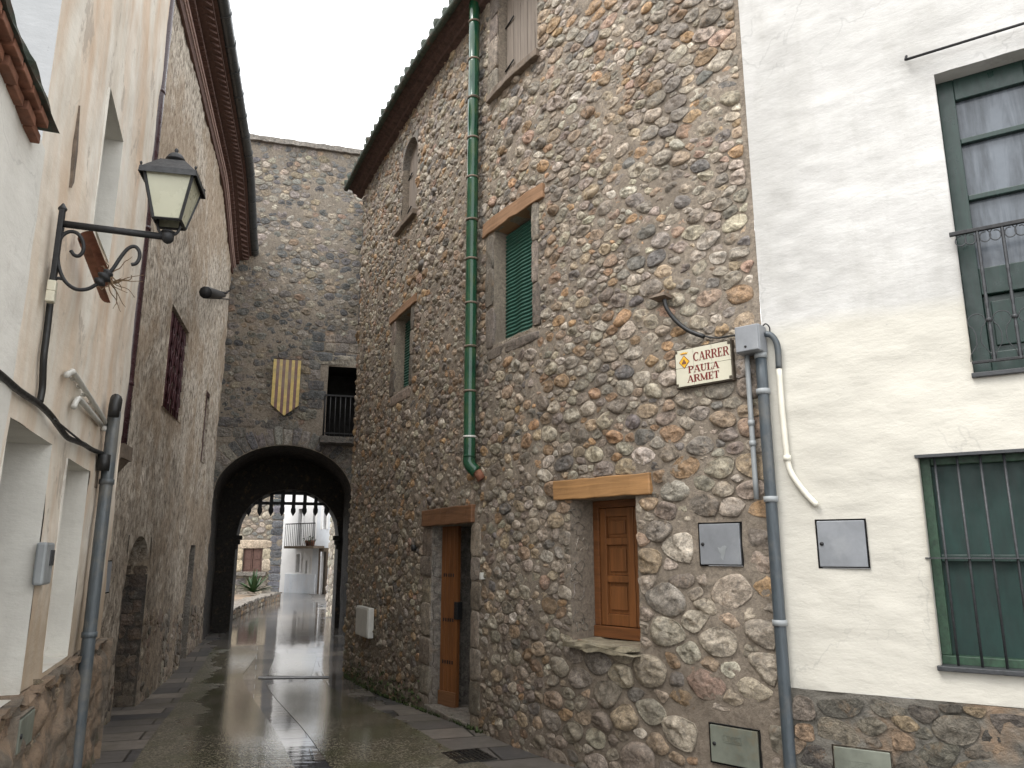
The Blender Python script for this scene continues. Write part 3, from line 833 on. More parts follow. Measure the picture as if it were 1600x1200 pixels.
# ground-floor window: varnished panel shutters in a deep reveal
f = part_reveal(SH, w_gnd, .31, M['mortar'], house, name='window')
gw_part = f
beam('lintel', SH, lint['gnd'], -.30, .035, M['beam'], f)
s0, s1, z0, z1 = w_gnd
mb = MB()
wb(mb, SH, s0, s0 + .065, z0 + .10, z1, -.31, -.25); wb(mb, SH, s1 - .05, s1, z0 + .10, z1, -.31, -.25)
wb(mb, SH, s0 + .065, s1 - .05, z1 - .06, z1, -.31, -.25)
wb(mb, SH, s0, s1, z0 + .01, z0 + .10, -.31, -.235)
mb.build('frame', M['varnish_h'], f, bevel=.006)
mid = s0 + .64 * (s1 - s0)
za, zb_ = z0 + .105, z1 - .063
for a, b in ((s0 + .07, mid - .003), (mid + .003, s1 - .055)):
    mb = MB(); st_ = .07
    wb(mb, SH, a, a + st_, za, zb_, -.302, -.262); wb(mb, SH, b - st_, b, za, zb_, -.302, -.262)
    ps = [za, za + .09, za + .46, za + .51, za + .86, za + .91, zb_ - .07, zb_]
    ps = [za, za + .09, za + (zb_ - za) * .36, za + (zb_ - za) * .36 + .055, za + (zb_ - za) * .68, za + (zb_ - za) * .68 + .055, zb_ - .07, zb_]
    for k in (0, 2, 4, 6): wb(mb, SH, a + st_, b - st_, ps[k], ps[k + 1], -.302, -.264)
    sh = mb.build('shutter', M['varnish'], f, bevel=.005)
    for k in (1, 3, 5):
        mb = MB(); wb(mb, SH, a + st_, b - st_, ps[k], ps[k + 1], -.300, -.288)
        wb(mb, SH, a + st_ + .03, b - st_ - .03, ps[k] + .03, ps[k + 1] - .03, -.288, -.276)
        mb.build('panel', M['varnish'], sh, bevel=.005)
mb = MB()
ss = np.linspace(s0 - .03, s1 + .0, 14)
for k in range(3): wb(mb, SH, s0 - .03 + .02 * k, s1 - .0, z0 - .055 + .02 * k, z0 - .036 + .02 * k, -.3, .105 - .015 * k + .01 * (k == 1), rough=.03, seed=k + 3)
mb.build('sill', M['shale'], f)

# front door, ajar
f = part_reveal(SH, door, .55, M['dressed'], house, name='door', bm='black')
beam('lintel', SH, lint['dor'], -.38, .045, M['beam_dark'], f)
s0, s1, z0, z1 = door
hinge = SH.P(s0 + .02, 0, -.30); t_, n_ = SH.TN(s0)
dirv = np.array([*(t_ * math.cos(R(38)) - n_ * math.sin(R(38))), 0]); nv = np.array([dirv[1], -dirv[0], 0]); up = np.array([0, 0, 1.0])
def px_of(p):
    y, z = p[1] * math.cos(PITCH) + (p[2] - EYE) * math.sin(PITCH), 0
    return 800 + F_PX * p[0] / y
ho = -.02
while px_of(SH.P(s0 + .01, 1.2, ho)) < 691 and ho > -.37: ho -= .005
hinge = SH.P(s0 + .01, 0, ho); print('hinge', ho)
dirv = np.array([*(t_ * math.cos(R(16)) - n_ * math.sin(R(16))), 0]); nv = np.array([dirv[1], -dirv[0], 0])
zd = float(gz(hinge[0], hinge[1])) + .06
lw = .1
while px_of(hinge + dirv * lw + np.array([0, 0, 1.2])) < 717: lw += .005
print('leaf', lw, s1 - s0)
mb = MB(); npl = 4
for k in range(npl):
    w = lw / npl
    mb.box(hinge + dirv * (k + .5) * w + up * (zd + z1) / 2, dirv * (w / 2 - .0025), nv * .022, up * (z1 - zd) / 2)
leaf = mb.build('leaf', M['door_wood'], f, bevel=.004)
mb = MB(); mb.box(hinge + dirv * lw / 2 + up * (zd + .08) + nv * .032, dirv * lw / 2, nv * .010, up * .075); mb.build('kickboard', M['beam_dark'], leaf, bevel=.004)
mb = MB()
for zf in (.24, .47, .72):
    for k in range(5):
        c = hinge + dirv * (lw * (.2 + .14 * k)) + up * (zd + (z1 - zd) * zf) + nv * .022
        mb.box(c, dirv * .008, nv * .006, up * .018)
mb.build('stud', M['iron'], leaf)
mb = MB(); c = hinge + dirv * (lw - .01) + up * 1.0; mb.box(c + nv * .0, dirv * .03, nv * .035, up * .09); mb.build('lock', M['iron'], leaf, bevel=.004)
mb = MB(); zt = float(gz(*SH.P((s0 + s1) / 2, 0, 0)[:2]))
wb(mb, SH, s0 - .05, s1 + .03, zt - .25, zt + .05, -.38, .04, rough=.02, seed=9); mb.build('threshold', M['dressed'], f, bevel=.01)
part_reveal(SH, slot, .2, M['mortar'], house, name='drain_hole')
def reveal_stones(h, depth, zlist, parent, cols, w=(.12, .3), e=4, jit=.014, cov=1.0):
    JW_ = Wall([SH.P(h[0], 0, -depth)[:2], SH.P(h[0], 0, 0)[:2]]); JW_ = Wall(JW_.p)
    rc = [(a, b, c + .01, d - .01) for a, b, c, d in courses(depth * (1 - cov), depth - .01, zlist, w, rng, .02)]
    mb = MB(); lay_stones(mb, JW_, block_outlines(rc, rng, 20, e, jit), rng, (.18, .35), .022, 0, base=.004, cols=cols, broken=.6, fl=4)
    mb.build('reveal_stones', M['dressed'], parent, recalc=False)
reveal_stones(door, .30, list(split(-.1, door[3] - .02, 8)), f, [(.13, .112, .095), (.16, .135, .11), (.10, .088, .075), (.19, .155, .12)], (.2, .4), 7, .008)
reveal_stones(w_gnd, .25, list(split(w_gnd[2] + .05, w_gnd[3] - .05, 8)), gw_part, [(.30, .26, .22), (.40, .36, .31), (.24, .22, .19), (.36, .24, .17)], (.12, .24), 3, .02, .6)

# roof: eave boards, gutter-like mossy tile ends
EO = .26
mb = MB()
ss = np.linspace(-.25, SL + .0, 70)
def ring(o, z): return SH.P(ss, z, o)
P = np.stack([ring(0, ZE + 0.0), ring(.08, ZE + .02), ring(.09, ZE + .06), ring(.16, ZE + .08), ring(.17, ZE + .12), ring(EO - .02, ZE + .14), ring(EO, ZE + .19), ring(-3.0, ZE + 1.25)], 0)
mb.grid(P, 0, False)
ro = mb.build('roof', M['soffit'], house, recalc=False)
mb = MB()
for s in np.arange(-.2, SL, .215):
    a = SH.P(s, ZE + .22 + random.uniform(-.01, .01), EO + .025 + random.uniform(-.02, .02)); b = SH.P(s, ZE + 1.32, -3.0)
    d = b - a; pts = [a + d * q for q in (0, .02, .12, .25, .5, 1)]
    mb.tube(pts, .062, 8, caps=True)
mb.build('roof_tiles', M['mossy_tile'], ro, recalc=False)
mb = MB()
mb.tube([SH.P(s, ZE + .135, EO + .02) for s in ss], .045, 8); mb.build('gutter', M['mossy_tile'], ro, recalc=False)

# moss tufts along the foot of the wall
mb = MB()
for _ in range(420):
    s = rng.uniform(.2, SL * .62); p = SH.P(s, 0, rng.uniform(.01, .05)); z = float(gz(p[0], p[1])) + max(0, rng.normal(0, .13)) * (s < SL * .45)
    for k in range(5):
        a = rng.uniform(0, 6.28); l = rng.uniform(.015, .045)
        d = np.array([math.cos(a), math.sin(a), rng.uniform(.3, 1.3)]) * l; w = np.array([-math.sin(a), math.cos(a), 0]) * l * .3
        q = np.array([p[0], p[1], z])
        mb.add([q - w, q + w, q + d], t=[(0, 1, 2)])
tag(mb.build('moss', M['moss'], recalc=False), kind='stuff')

# ------------------------------------------------------------------ CREAM HOUSE on the right
c0 = SH.P(SL, 0, 0)[:2]
dR = np.array([math.sin(R(57)), -math.cos(R(57))])
PH = Wall([c0, c0 + dR * 7])
cream = empty('plaster_house', 'cream plastered house with dark green balcony door and barred window', 'house')
def prect(l, r, t, b): return (PH.hs(*l), PH.hs(*r), PH.hz(*b), PH.hz(*t))
b_s0 = PH.hs(1465, 160); b_z1 = PH.hz(1457, 120); b_z0 = PH.hz(1523, 583); bal = (b_s0 - .0, b_s0 + 1.15, b_z0, b_z1)
k_s0 = PH.hs(1434, 715); k_z1 = PH.hz(1434, 713); k_z0 = PH.hz(1470, 1040); bar = (k_s0, k_s0 + 1.05, k_z0, k_z1)
pb_hi = (PH.hs(1277, 850), PH.hs(1357, 850), PH.hz(1280, 888), PH.hz(1275, 812))
pb_lo = (PH.hs(1304, 1190), PH.hs(1397, 1190), PH.hz(1304, 1160) - .29, PH.hz(1304, 1160))
zpl = PH.hz(1240, 1074)
def disp_p(s, z):
    lump = (fbm(s * .9, z * .9, 21, 3) - .5) * .07 + (fbm(s * 5, z * 11, 22, 4) - .5) * .022
    return lump * np.minimum(1, np.minimum(np.abs(s - 0) * 6, 1)) 
mb = MB(); wall_face(mb, PH, 0, 7, zpl, 8.6, .035, [bal, bar, pb_hi], disp_p, 0, .012)
mb.build('wall', M['plaster_r'], cream, recalc=False)
def disp_pl(s, z):
    a = fbm(s * 3.5, z * 4.5, 31, 4); v = np.abs(vnoise(s * 5, z * 6.5, 33) - .5) * 2
    return (a - .5) * .05 + np.minimum(v, .35) * .04 - .01 + .02 * sstep(zpl - .02, zpl - .12, z)
mb = MB(); wall_face(mb, PH, 0, 7, -.4, zpl, .022, [pb_lo], disp_pl, 0, .015)
def plinth_stones(W, s0, s1, z1, holes_, cols, r, parent, base=.02, hmax=.06):
    mb = MB(); st = sites_in(s0, s1, -.4, z1 - .02, lambda u, z: np.full_like(u, r), holes_, 1.5, rng, 5000)
    ou = outlines_of(st, 1.5, .0, 7, rng, holes_ + [(s0 - 9, s0 - .0, -2, 5), (s0 - 9, s1 + 9, z1 - .03, 9)], 22)
    lay_stones(mb, W, ou, rng, (.3, .6), hmax, 0, cols=cols, broken=.9, base=base, sink=.04)
    return mb.build('rubble_stones', M['plinth_stone'], parent, recalc=False)
plinth_stones(PH, 0.02, 4.0, zpl, [pb_lo], [(.10, .088, .07), (.13, .112, .087), (.08, .071, .058), (.15, .127, .096), (.21, .148, .095)], .075, cream, .04, .06)
mb.build('plinth', M['plinth_r'], cream, recalc=False)

# balcony door
f = part_reveal(PH, bal, .17, M['plaster_r'], cream, .02, name='balcony_door')
s0, s1, z0, z1 = bal
O = -.165
mb = MB()
def fr(a, b, c, d, o1=O + .06): wb(mb, PH, a, b, c, d, O, o1, n=1)
midp = (s0 + s1) / 2; cols_ = [(s0, midp - .004), (midp + .004, s1)]
H = z1 - z0; pan = z0 + H * .34
bars = [pan, pan + (z1 - pan) * .36, pan + (z1 - pan) * .66, z1 - .12]
for a, b in cols_:
    fr(a, a + .095, z0, z1); fr(b - .095, b, z0, z1); fr(a + .095, b - .095, z1 - .15, z1); fr(a + .095, b - .095, z0, z0 + .14)
    fr(a + .095, b - .095, pan - .17, pan)
    for z in bars[1:3]: fr(a + .095, b - .095, z - .018, z + .018)
df = mb.build('frame', M['green_wood'], f, bevel=.005)
for a, b in cols_:
    mb = MB(); wb(mb, PH, a + .095, b - .095, pan, z1 - .15, O + .004, O + .022, n=1); mb.build('pane', M['net'], f)
    mb = MB(); wb(mb, PH, a + .095, b - .095, z0 + .14, pan - .17, O + .004, O + .018, n=1)
    wb(mb, PH, a + .135, b - .135, z0 + .18, pan - .21, O + .018, O + .034, n=1); mb.build('panel', M['green_wood'], f, bevel=.006)
mb = MB(); wb(mb, PH, s0 - .01, s1 + .02, z0 - .03, z0 - .002, -.16, .03, n=1); mb.build('sill', M['iron_grey'], f, bevel=.004)

rail = empty('balcony_railing', 'dark wrought iron railing with scrolls across the green balcony door', 'railing')
rz = PH.hz(1491, 367, .03)
mb = MB(); wb(mb, PH, s0 - .03, s1 + .04, rz - .012, rz + .012, .03, .055, n=1); mb.build('handrail', M['iron'], rail, bevel=.003)
mb = MB(); wb(mb, PH, s0, s1, z0 + .045, z0 + .062, .035, .05, n=1); mb.build('bottom_rail', M['iron'], rail, bevel=.003)
nb = 9
for k in range(nb):
    s = s0 + .115 + (s1 - s0) / nb * k
    mb = MB(); zs = np.linspace(z0 + .05, rz - .01, 26); tw = .0095 + .0018 * np.cos(np.arange(26) * 2.2) * ((np.arange(26) > 5) & (np.arange(26) < 19))
    mb.tube([PH.P(s, z, .042) for z in zs], tw, 6, sm=False); mb.lathe(PH.P(s, z0 + .30, .042), [(.014, -.012), (.017, 0), (.014, .012)], 8)
    mb.build('baluster', M['iron_grey'], rail)
    mb = MB()
    for sgn in (-1, 1):
        cx, cz, r0 = s - (s1 - s0) / nb / 2 + sgn * .028, rz - .05, .026
        mb.tube([PH.P(cx + sgn * (r0 * math.cos(a)) * (1 - .06 * a), cz + (r0 * 1.2 * math.sin(a)) * (1 - .06 * a), .042) for a in np.linspace(1.9, -4.2, 22)], .0035, 5)
    q = s - (s1 - s0) / nb / 2
    for sgn in (-1, 1):
        pts = [(q + sgn * .045 * math.cos(a), z0 + .30 + .045 * math.sin(a)) for a in np.linspace(3.0, -1.0, 16)] + [(q + sgn * .012, z0 + .22), (q + sgn * .012, z0 + .16), (q + sgn * .05, z0 + .10), (q + sgn * .055, z0 + .06)]
        mb.tube([PH.P(a, b, .042) for a, b in pts], .0028, 5)
    mb.build('scroll', M['iron_grey'], rail)
o = MB().tube([PH.at(1415, 93, .09), PH.at(1416, 88, .05), PH.at(1416, 93, .075), PH.P(PH.hs(1415, 93) + 1.9, PH.hz(1415, 93, .09), .09)], .009, 8)
rod = o.build('awning_rod', M['iron'])
tag(rod, 'thin black iron rod fixed above the green balcony door', 'rod')

# barred window
f = part_reveal(PH, bar, .19, M['plaster_r'], cream, .02, name='barred_window')
s0, s1, z0, z1 = bar
mb = MB(); O = -.165
def fr2(a, b, c, d, o1): wb(mb, PH, a, b, c, d, O, o1, n=1)
fr2(s0, s0 + .055, z0 + .05, z1, O + .085); fr2(s1 - .055, s1, z0 + .05, z1, O + .085); fr2(s0 + .055, s1 - .055, z1 - .05, z1, O + .08); fr2(s0, s1, z0, z0 + .05, O + .09)
mb.build('frame', M['green_wood_worn'], f, bevel=.005)
mb = MB(); wb(mb, PH, s0 + .055, s1 - .055, z0 + .05, z1 - .05, O + .005, O + .03, n=1); mb.build('pane', M['dark_pane'], f)
mb = MB(); zc = PH.hz(1450, 872); fr2(s0 + .055, s1 - .055, zc - .02, zc + .02, O + .07); mb.build('transom', M['green_wood'], f, bevel=.004)
gr = []
for k in range(9):
    s = s0 + .085 + k * .117
    mb = MB(); mb.tube([PH.P(s, z0 + .0, -.02), PH.P(s, z1 - .005, -.02)], .0075, 8); mb.build('bar', M['iron_grey'], f)
mb = MB(); wb(mb, PH, s0 - .02, s1 + .02, zc - .004, zc + .004, -.035, .008, n=1); mb.build('grille_rail', M['iron_grey'], f)
mb = MB(); wb(mb, PH, s0 - .015, s1 + .01, z1 - .012, z1 + .006, -.05, .03, n=1); mb.build('grille_rail', M['iron_grey'], f)
mb = MB(); wb(mb, PH, s0 - .02, s1 + .02, z0 - .025, z0 + .003, -.12, .04, n=1); mb.build('sill', M['iron_grey'], f, bevel=.005)

# ------------------------------------------------------------------ meter doors
def meter_door(W, h, name, label, mat, cat='meter cabinet', frame=True, base=.03, text=False, group=None):
    o = empty(name, label, cat, group); s0, s1, z0, z1 = h
    mb = MB(); reveal(mb, W, h, .10, base - .012, 0, False); wb(mb, W, s0 + .003, s1 - .003, z0 + .003, z1 - .003, -.1, base - .028, n=1); mb.build('box', M['mortar'] if base > .05 else M['black'], o, recalc=False)
    mb = MB(); wb(mb, W, s0 + .010, s1 - .010, z0 + .010, z1 - .010, base - .026, base - .006, n=1); d = mb.build('door', mat, o, bevel=.004)
    mb = MB(); p = W.P(s0 + (s1 - s0) * .11, z0 + (z1 - z0) * .5, base - .006); _, n = W.TN(s0); n = np.array([*n, 0])
    mb.tube([p - n * .004, p + n * .006], .012, 12); mb.build('lock', M['iron'], d)
    if text:
        mb = MB(); sc_ = (s0 + s1) / 2 - .01; zc = z0 + (z1 - z0) * .66
        for a, b in ((-.06, -.022), (-.06, .019)): wb(mb, W, sc_ - .06, sc_ + .06, zc + b, zc + b + .003, base - .006, base - .004, n=1)
        wb(mb, W, sc_ - .063, sc_ - .060, zc - .022, zc + .022, base - .006, base - .004, n=1); wb(mb, W, sc_ + .060, sc_ + .063, zc - .022, zc + .022, base - .006, base - .004, n=1)
        mb.build('nameplate', mat, d)
        cu = bpy.data.curves.new('lettering', 'FONT'); cu.body = 'LIGEL'; cu.size = .036; cu.extrude = .0012; cu.align_x = 'CENTER'; cu.align_y = 'CENTER'; cu.space_character = 1.2
        tx = bpy.data.objects.new('lettering', cu); COL.objects.link(tx); t_, n_ = W.TN(sc_)
        p = W.P(sc_, zc, base - .005); tx.matrix_world = Matrix(((t_[0], 0, n_[0], p[0]), (t_[1], 0, n_[1], p[1]), (0, 1, 0, p[2]), (0, 0, 0, 1)))
        cu.materials.append(mat); bpy.context.view_layer.update()
        me = bpy.data.meshes.new_from_object(tx.evaluated_get(bpy.context.evaluated_depsgraph_get())); mw = tx.matrix_world.copy(); me.transform(mw)
        bpy.data.objects.remove(tx); tx = bpy.data.objects.new('lettering', me); COL.objects.link(tx); tx.parent = d
    return o
md_ = meter_door(SH, ub_hi, 'meter_cabinet', 'square grey metal meter door with pale scratch in the cobbles beside the wooden shutter window', M['grey_box'], group='metal meter cabinets')
mb = MB(); s0, s1, z0, z1 = ub_hi; cx_, cz_ = s0 + (s1 - s0) * .56, z0 + (z1 - z0) * .30
pts_ = [(-.03, .035), (-.012, .028), (.0, .04), (.02, .045), (.034, .035), (.022, .02), (.018, -.005), (.006, -.03), (.002, -.045), (-.012, -.03), (-.008, -.008), (-.022, .008)]
mb.prism([SH.P(cx_ + a * 1.1, cz_ + b * 1.1, .0245) for a, b in pts_], SH.P(cx_, 0, .0008) - SH.P(cx_, 0, 0)); mb.build('paint_scrape', M['pipe_light'], [c for c in md_.children if c.name.startswith('door')][0])
meter_door(PH, pb_hi, 'meter_cabinet', 'clean grey metal meter door set in the cream plaster', M['grey_box'], group='metal meter cabinets')
meter_door(SH, ub_lo, 'meter_cabinet', 'rust stained olive door low in the cobbles left of the long grey conduit', M['olive_box'], text=True, group='metal meter cabinets')
meter_door(PH, pb_lo, 'meter_cabinet', 'olive door low in the rubble plinth of the cream house', M['olive_box'], base=.06, text=True, group='metal meter cabinets')
# ------------------------------------------------------------------ GATE TOWER
t0 = np.array([-5.73, 14.9]); tdir = np.array([math.sin(R(73.7)), math.cos(R(73.7))])
TW = Wall([t0 - tdir * 1.2, t0 + tdir * 7])
T0 = 1.2                                                       # s of the corner with the roughcast house
tower = empty('gate_tower', 'tall stone gate tower with dark archway closing the end of the lane', 'tower')
tz1 = TW.hz(470, 231)
a_l, a_r = TW.hs(330, 800), TW.hs(549, 800)
a_c, a_w = (a_l + a_r) / 2, (a_r - a_l) / 2
a_top = TW.hz(452, 696); a_spr = TW.hz(330, 775)
def arch_z(s): return a_spr + (a_top - a_spr) * np.sqrt(np.clip(1 - ((s - a_c) / a_w) ** 2, 0, 1))
td = (TW.hs(512, 600), TW.hs(512, 600) + .85, TW.hz(512, 683), TW.hz(512, 572))   # door to the balcony
TD = 2.1                                                       # depth of the passage
DEEP = 3.2
def disp_t(s, z): return (fbm(s * 3, z * 3, 41) - .5) * .04 + (fbm(s * 14, z * 14, 42, 3) - .5) * .02
mb = MB()
wall_face(mb, TW, .0, 8.2, a_top + .02, tz1, .06, [td], disp_t)
for sa, sb in ((0, a_l), (a_r, 8.2)): wall_face(mb, TW, sa, sb, -.4, a_top + .02, .06, [td], disp_t)
S = np.linspace(a_l, a_r, 61); f = np.linspace(0, 1, 8)
zz = arch_z(S)[:, None] * (1 - f) + (a_top + .02) * f
mb.grid(TW.P(np.broadcast_to(S[:, None], zz.shape), zz, 0.0))
# rear face, sides, top
def quadw(pts): mb.add([TW.P(*q) for q in pts], [(0, 1, 2, 3)])
quadw([(0, -.4, -DEEP), (0, tz1, -DEEP), (0, tz1, 0), (0, -.4, 0)]); quadw([(8.2, -.4, -DEEP), (8.2, tz1, -DEEP), (8.2, tz1, 0), (8.2, -.4, 0)])
tw = mb.build('wall', [M['tower_mortar'], M['tower_stone'], M['ashlar']], tower, recalc=False)

# stones on the face
z_c = TW.hz(470, 522)                                           # dressed courses below, rubble above
def pred(u, z): return z > z_c + .05 or (u < TW.hs(478, 600) and z > a_top + .45)
dk = [(.13, .128, .125), (.19, .18, .17), (.25, .23, .20), (.32, .28, .235), (.40, .34, .26), (.34, .275, .195), (.45, .40, .33), (.38, .26, .18)]
mb = MB()
st = sites_in(.6, 5.2, a_top + .2, tz1 - .05, lambda u, z: np.full_like(u, .058), [td], 1.45, rng, 40000, pred=pred)
out = outlines_of(st, 1.45, .012, 8, rng, [td], 18)
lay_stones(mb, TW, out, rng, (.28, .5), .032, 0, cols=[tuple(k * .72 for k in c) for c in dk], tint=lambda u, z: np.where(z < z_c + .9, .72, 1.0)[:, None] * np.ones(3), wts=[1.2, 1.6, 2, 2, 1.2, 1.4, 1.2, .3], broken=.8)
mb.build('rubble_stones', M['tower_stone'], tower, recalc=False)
mb = MB()
rc = courses(TW.hs(480, 600), 5.2, list(np.arange(a_top + .34, z_c + .1, .205)), (.22, .5), rng)
rc += courses(.7, TW.hs(470, 600), list(np.arange(a_top + .12, a_top + .62, .2)), (.2, .45), rng)
def bad(r): return (r[1] > td[0] - .02 and r[0] < td[1] and r[3] > td[2] - .02 and r[2] < td[3] + .02) or (abs((r[0] + r[1]) / 2 - a_c) < a_w + .35 and r[2] < arch_z((r[0] + r[1]) / 2) + .30)
rc = [r for r in rc if not bad(r)] + [(td[0] - .3, td[1], td[3] + .02, td[3] + .24)]
lay_stones(mb, TW, block_outlines(rc, rng, 20, 9, .012), rng, (.18, .3), .03, 0, cols=[(.10, .095, .086), (.13, .12, .108), (.16, .142, .12), (.085, .085, .085), (.20, .17, .135)], broken=.5, fl=6)
# arch ring of voussoirs
vo = []
N = 27
for k in range(N):
    a0, a1 = math.pi * (k + .04) / N, math.pi * (k + .96) / N
    l = .34 * random.uniform(.85, 1.15)
    pts = []
    for q in range(20):
        th = (q + .5) * 2 * math.pi / 20; c, s = math.cos(th), math.sin(th); r = (abs(c) ** 8 + abs(s) ** 8) ** (-1 / 8)
        a = (a0 + a1) / 2 + (a1 - a0) / 2 * r * c; e = .012 + l * (r * s * .5 + .5)
        pts.append((a_c - (a_w + e) * math.cos(a), a_spr + (a_top - a_spr + e) * math.sin(a)))
    vo.append(pts)
lay_stones(mb, TW, np.array(vo), rng, (.2, .3), .025, 0, cols=[(.13, .12, .11), (.19, .175, .155), (.10, .10, .098), (.24, .22, .19)], broken=.5, fl=6)
mb.build('dressed_stones', M['ashlar'], tower, recalc=False)

# barrel vault and the rear wall with its smaller arch
mb = MB()
th = np.linspace(0, math.pi, 40)
prof = [(a_l, z) for z in np.linspace(-.4, a_spr, 14)[:-1]] + [(a_c - a_w * math.cos(a), a_spr + (a_top - a_spr) * math.sin(a)) for a in th] + [(a_r, z) for z in np.linspace(a_spr, -.4, 14)[1:]]
oo = np.linspace(0, -TD, 26); pr = np.array(prof)
PS, PO = np.meshgrid(np.arange(len(pr)), oo, indexing='ij')
nz = (fbm(PS * .55, PO * 4, 51, 3) - .5) * .07
dx = pr[:, 0] - a_c; dz = np.maximum(pr[:, 1] - a_spr, 0); ln = np.hypot(dx, dz)
nz = nz * (PO < -.01)
mb.grid(TW.P(pr[PS, 0] + nz * (dx / ln)[:, None], pr[PS, 1] + nz * (dz / ln)[:, None], PO))
mb.C = [c * np.array([.16, .15, .145, 1]) for c in mb.C]; mb.any_col = True  # shade under the vault put into the stone colour
mb.build('vault', M['vault_shade'], tower, recalc=False)
ri_l, ri_r = TW.hs(366, 880, -TD), TW.hs(527, 880, -TD)
ri_c, ri_w = (ri_l + ri_r) / 2, (ri_r - ri_l) / 2
ri_top = TW.hz(447, 764, -TD); ri_spr = TW.hz(366, 836, -TD)
mb = MB()
S = np.concatenate([[0], np.linspace(ri_l, ri_r, 41), [8.2]])
def rz_(s): return ri_spr + (ri_top - ri_spr) * np.sqrt(np.clip(1 - ((s - ri_c) / ri_w) ** 2, 0, 1))
for o in (-TD, -DEEP):
    for sa, sb in ((0, ri_l), (ri_r, 8.2)): mb.add([TW.P(sa, -.4, o), TW.P(sb, -.4, o), TW.P(sb, tz1, o), TW.P(sa, tz1, o)], [(0, 1, 2, 3)])
    S = np.linspace(ri_l, ri_r, 41); mb.grid(TW.P(np.stack([S, S]), np.stack([rz_(S), S * 0 + tz1]), o), sm=False)
pf = [(ri_l, -.4), (ri_l, ri_spr - .01)] + [(s, float(rz_(s))) for s in S] + [(ri_r, ri_spr - .01), (ri_r, -.4)]
mb.grid(np.array([[TW.P(s, z, o) for o in np.linspace(-TD, -DEEP, 8)] for s, z in pf]), sm=False)
for s_, sg in ((ri_l, 1), (ri_r, -1)):
    for k in range(3):
        wb(mb, TW, min(s_, s_ + sg * (.05 + .035 * k)), max(s_, s_ + sg * (.05 + .035 * k)), ri_spr - .30 + .1 * k, ri_spr - .205 + .1 * k, -TD - .12, -TD + .10, n=1)
mb.C = [c * np.array([.13, .125, .12, 1]) for c in mb.C]; mb.any_col = True  # rear arch colour darkened likewise for the passage shade
mb.build('rear_arch', M['vault_shade'], tower, recalc=False)
mb = MB(); wb(mb, TW, -.0, 8.25, tz1 - .005, tz1 + .11, -DEEP, .10, n=40, rough=.02); mb.build('coping', M['ashlar'], tower)
mb = MB(); reveal(mb, TW, td, .9, 0, 0, True); mb.build('doorway', M['black'], tower, recalc=False)
# portcullis
po = -TD - .35
pc = empty('portcullis', 'black spiked wooden portcullis hanging under the archway', 'gate')
for k in range(9):
    px = 389 + 17.4 * (k - 0) if k < 8 else 372
    s = TW.hs(px, 790, po); zb = TW.hz(px, 807, po); zt = ri_top + .45
    w = .040
    mb = MB()
    def fl(s, z): return TW.P(s, z, po + .022)
    n = TW.P(0, 0, -.044) - TW.P(0, 0, 0)
    mb.prism([fl(s - w, zt), fl(s + w, zt), fl(s + w, zb + .20), fl(s + w * 1.35, zb + .16), fl(s + w * 1.35, zb + .10), fl(s, zb), fl(s - w * 1.35, zb + .10), fl(s - w * 1.35, zb + .16), fl(s - w, zb + .20)], n)
    mb.build('spike', M['iron'], pc)
for py in (770.5, 786.5):
    z = TW.hz(450, py, po); sa = TW.hs(372, 786, po) - .02; sb = TW.hs(512, 786, po) + .02
    if py < 780: sa, sb = sa + .35, sb - .3
    mb = MB(); wb(mb, TW, sa, sb, z - .035, z + .035, po - .05, po - .02, n=1); mb.build('crossbar', M['iron'], pc)
# balcony
bal_t = empty('tower_balcony', 'small black iron balcony before the dark doorway on the gate tower', 'balcony')
bo = .42
bs0 = TW.hs(507, 650, bo); bs1 = bs0 + 1.05; bz = TW.hz(507, 681, bo); bt = TW.hz(509, 617, bo)
mb = MB(); wb(mb, TW, bs0 - .06, bs1, bz - .13, bz - .01, .0, bo + .05, n=12, rough=.02); mb.C = [c * np.array([.45, .45, .45, 1]) for c in mb.C]; mb.any_col = True; mb.build('slab', M['ashlar'], bal_t)
mb = MB(); wb(mb, TW, bs0 - .015, bs1, bt - .02, bt + .012, bo - .015, bo + .015, n=1)
mb.tube([TW.P(bs0, bt, 0), TW.P(bs0, bt, bo)], .016, 6); mb.build('handrail', M['iron'], bal_t)
mb = MB(); wb(mb, TW, bs0, bs1, bz + .05, bz + .07, bo - .01, bo + .01, n=1); mb.build('bottom_rail', M['iron'], bal_t)
for k in range(11):
    mb = MB(); s = bs0 + .005 + k * .098; mb.tube([TW.P(s, bz - .01, bo), TW.P(s, bt, bo)], .010, 6); mb.build('baluster', M['iron'], bal_t)
mb = MB()
for k in range(1, 4): mb.tube([TW.P(bs0, bz - .01, bo * k / 4), TW.P(bs0, bt, bo * k / 4)], .010, 6)
mb.build('side_railing', M['iron'], bal_t)
# striped shield
so = .10
q = {k: TW.hit(*v, so) for k, v in dict(tl=(428, 561), tr=(471, 563), bl=(423, 632), br=(466, 633), tip=(441, 649)).items()}
sh_ = empty('heraldic_shield', 'pointed shield with yellow and maroon vertical stripes above the archway', 'shield')
sl, sr = (q['tl'][0] + q['bl'][0]) / 2, (q['tr'][0] + q['br'][0]) / 2
zt, zb, zp = (q['tl'][1] + q['tr'][1]) / 2, (q['bl'][1] + q['br'][1]) / 2, q['tip'][1]; sc = (sl + sr) / 2
def low(s): return zb + (zp - zb) * (1 - abs(s - sc) / ((sr - sl) / 2))
mbs = [MB(), MB()]; n = TW.P(0, 0, -.03) - TW.P(0, 0, 0)
for k in range(9):
    a = sl + (sr - sl) * k / 9 ; b = sl + (sr - sl) * (k + 1) / 9
    pts = [(a, zt), (a, low(a))] + ([(sc, low(sc))] if a < sc < b else []) + [(b, low(b)), (b, zt)]
    mbs[k % 2].prism([TW.P(s, z, so) for s, z in pts], n)
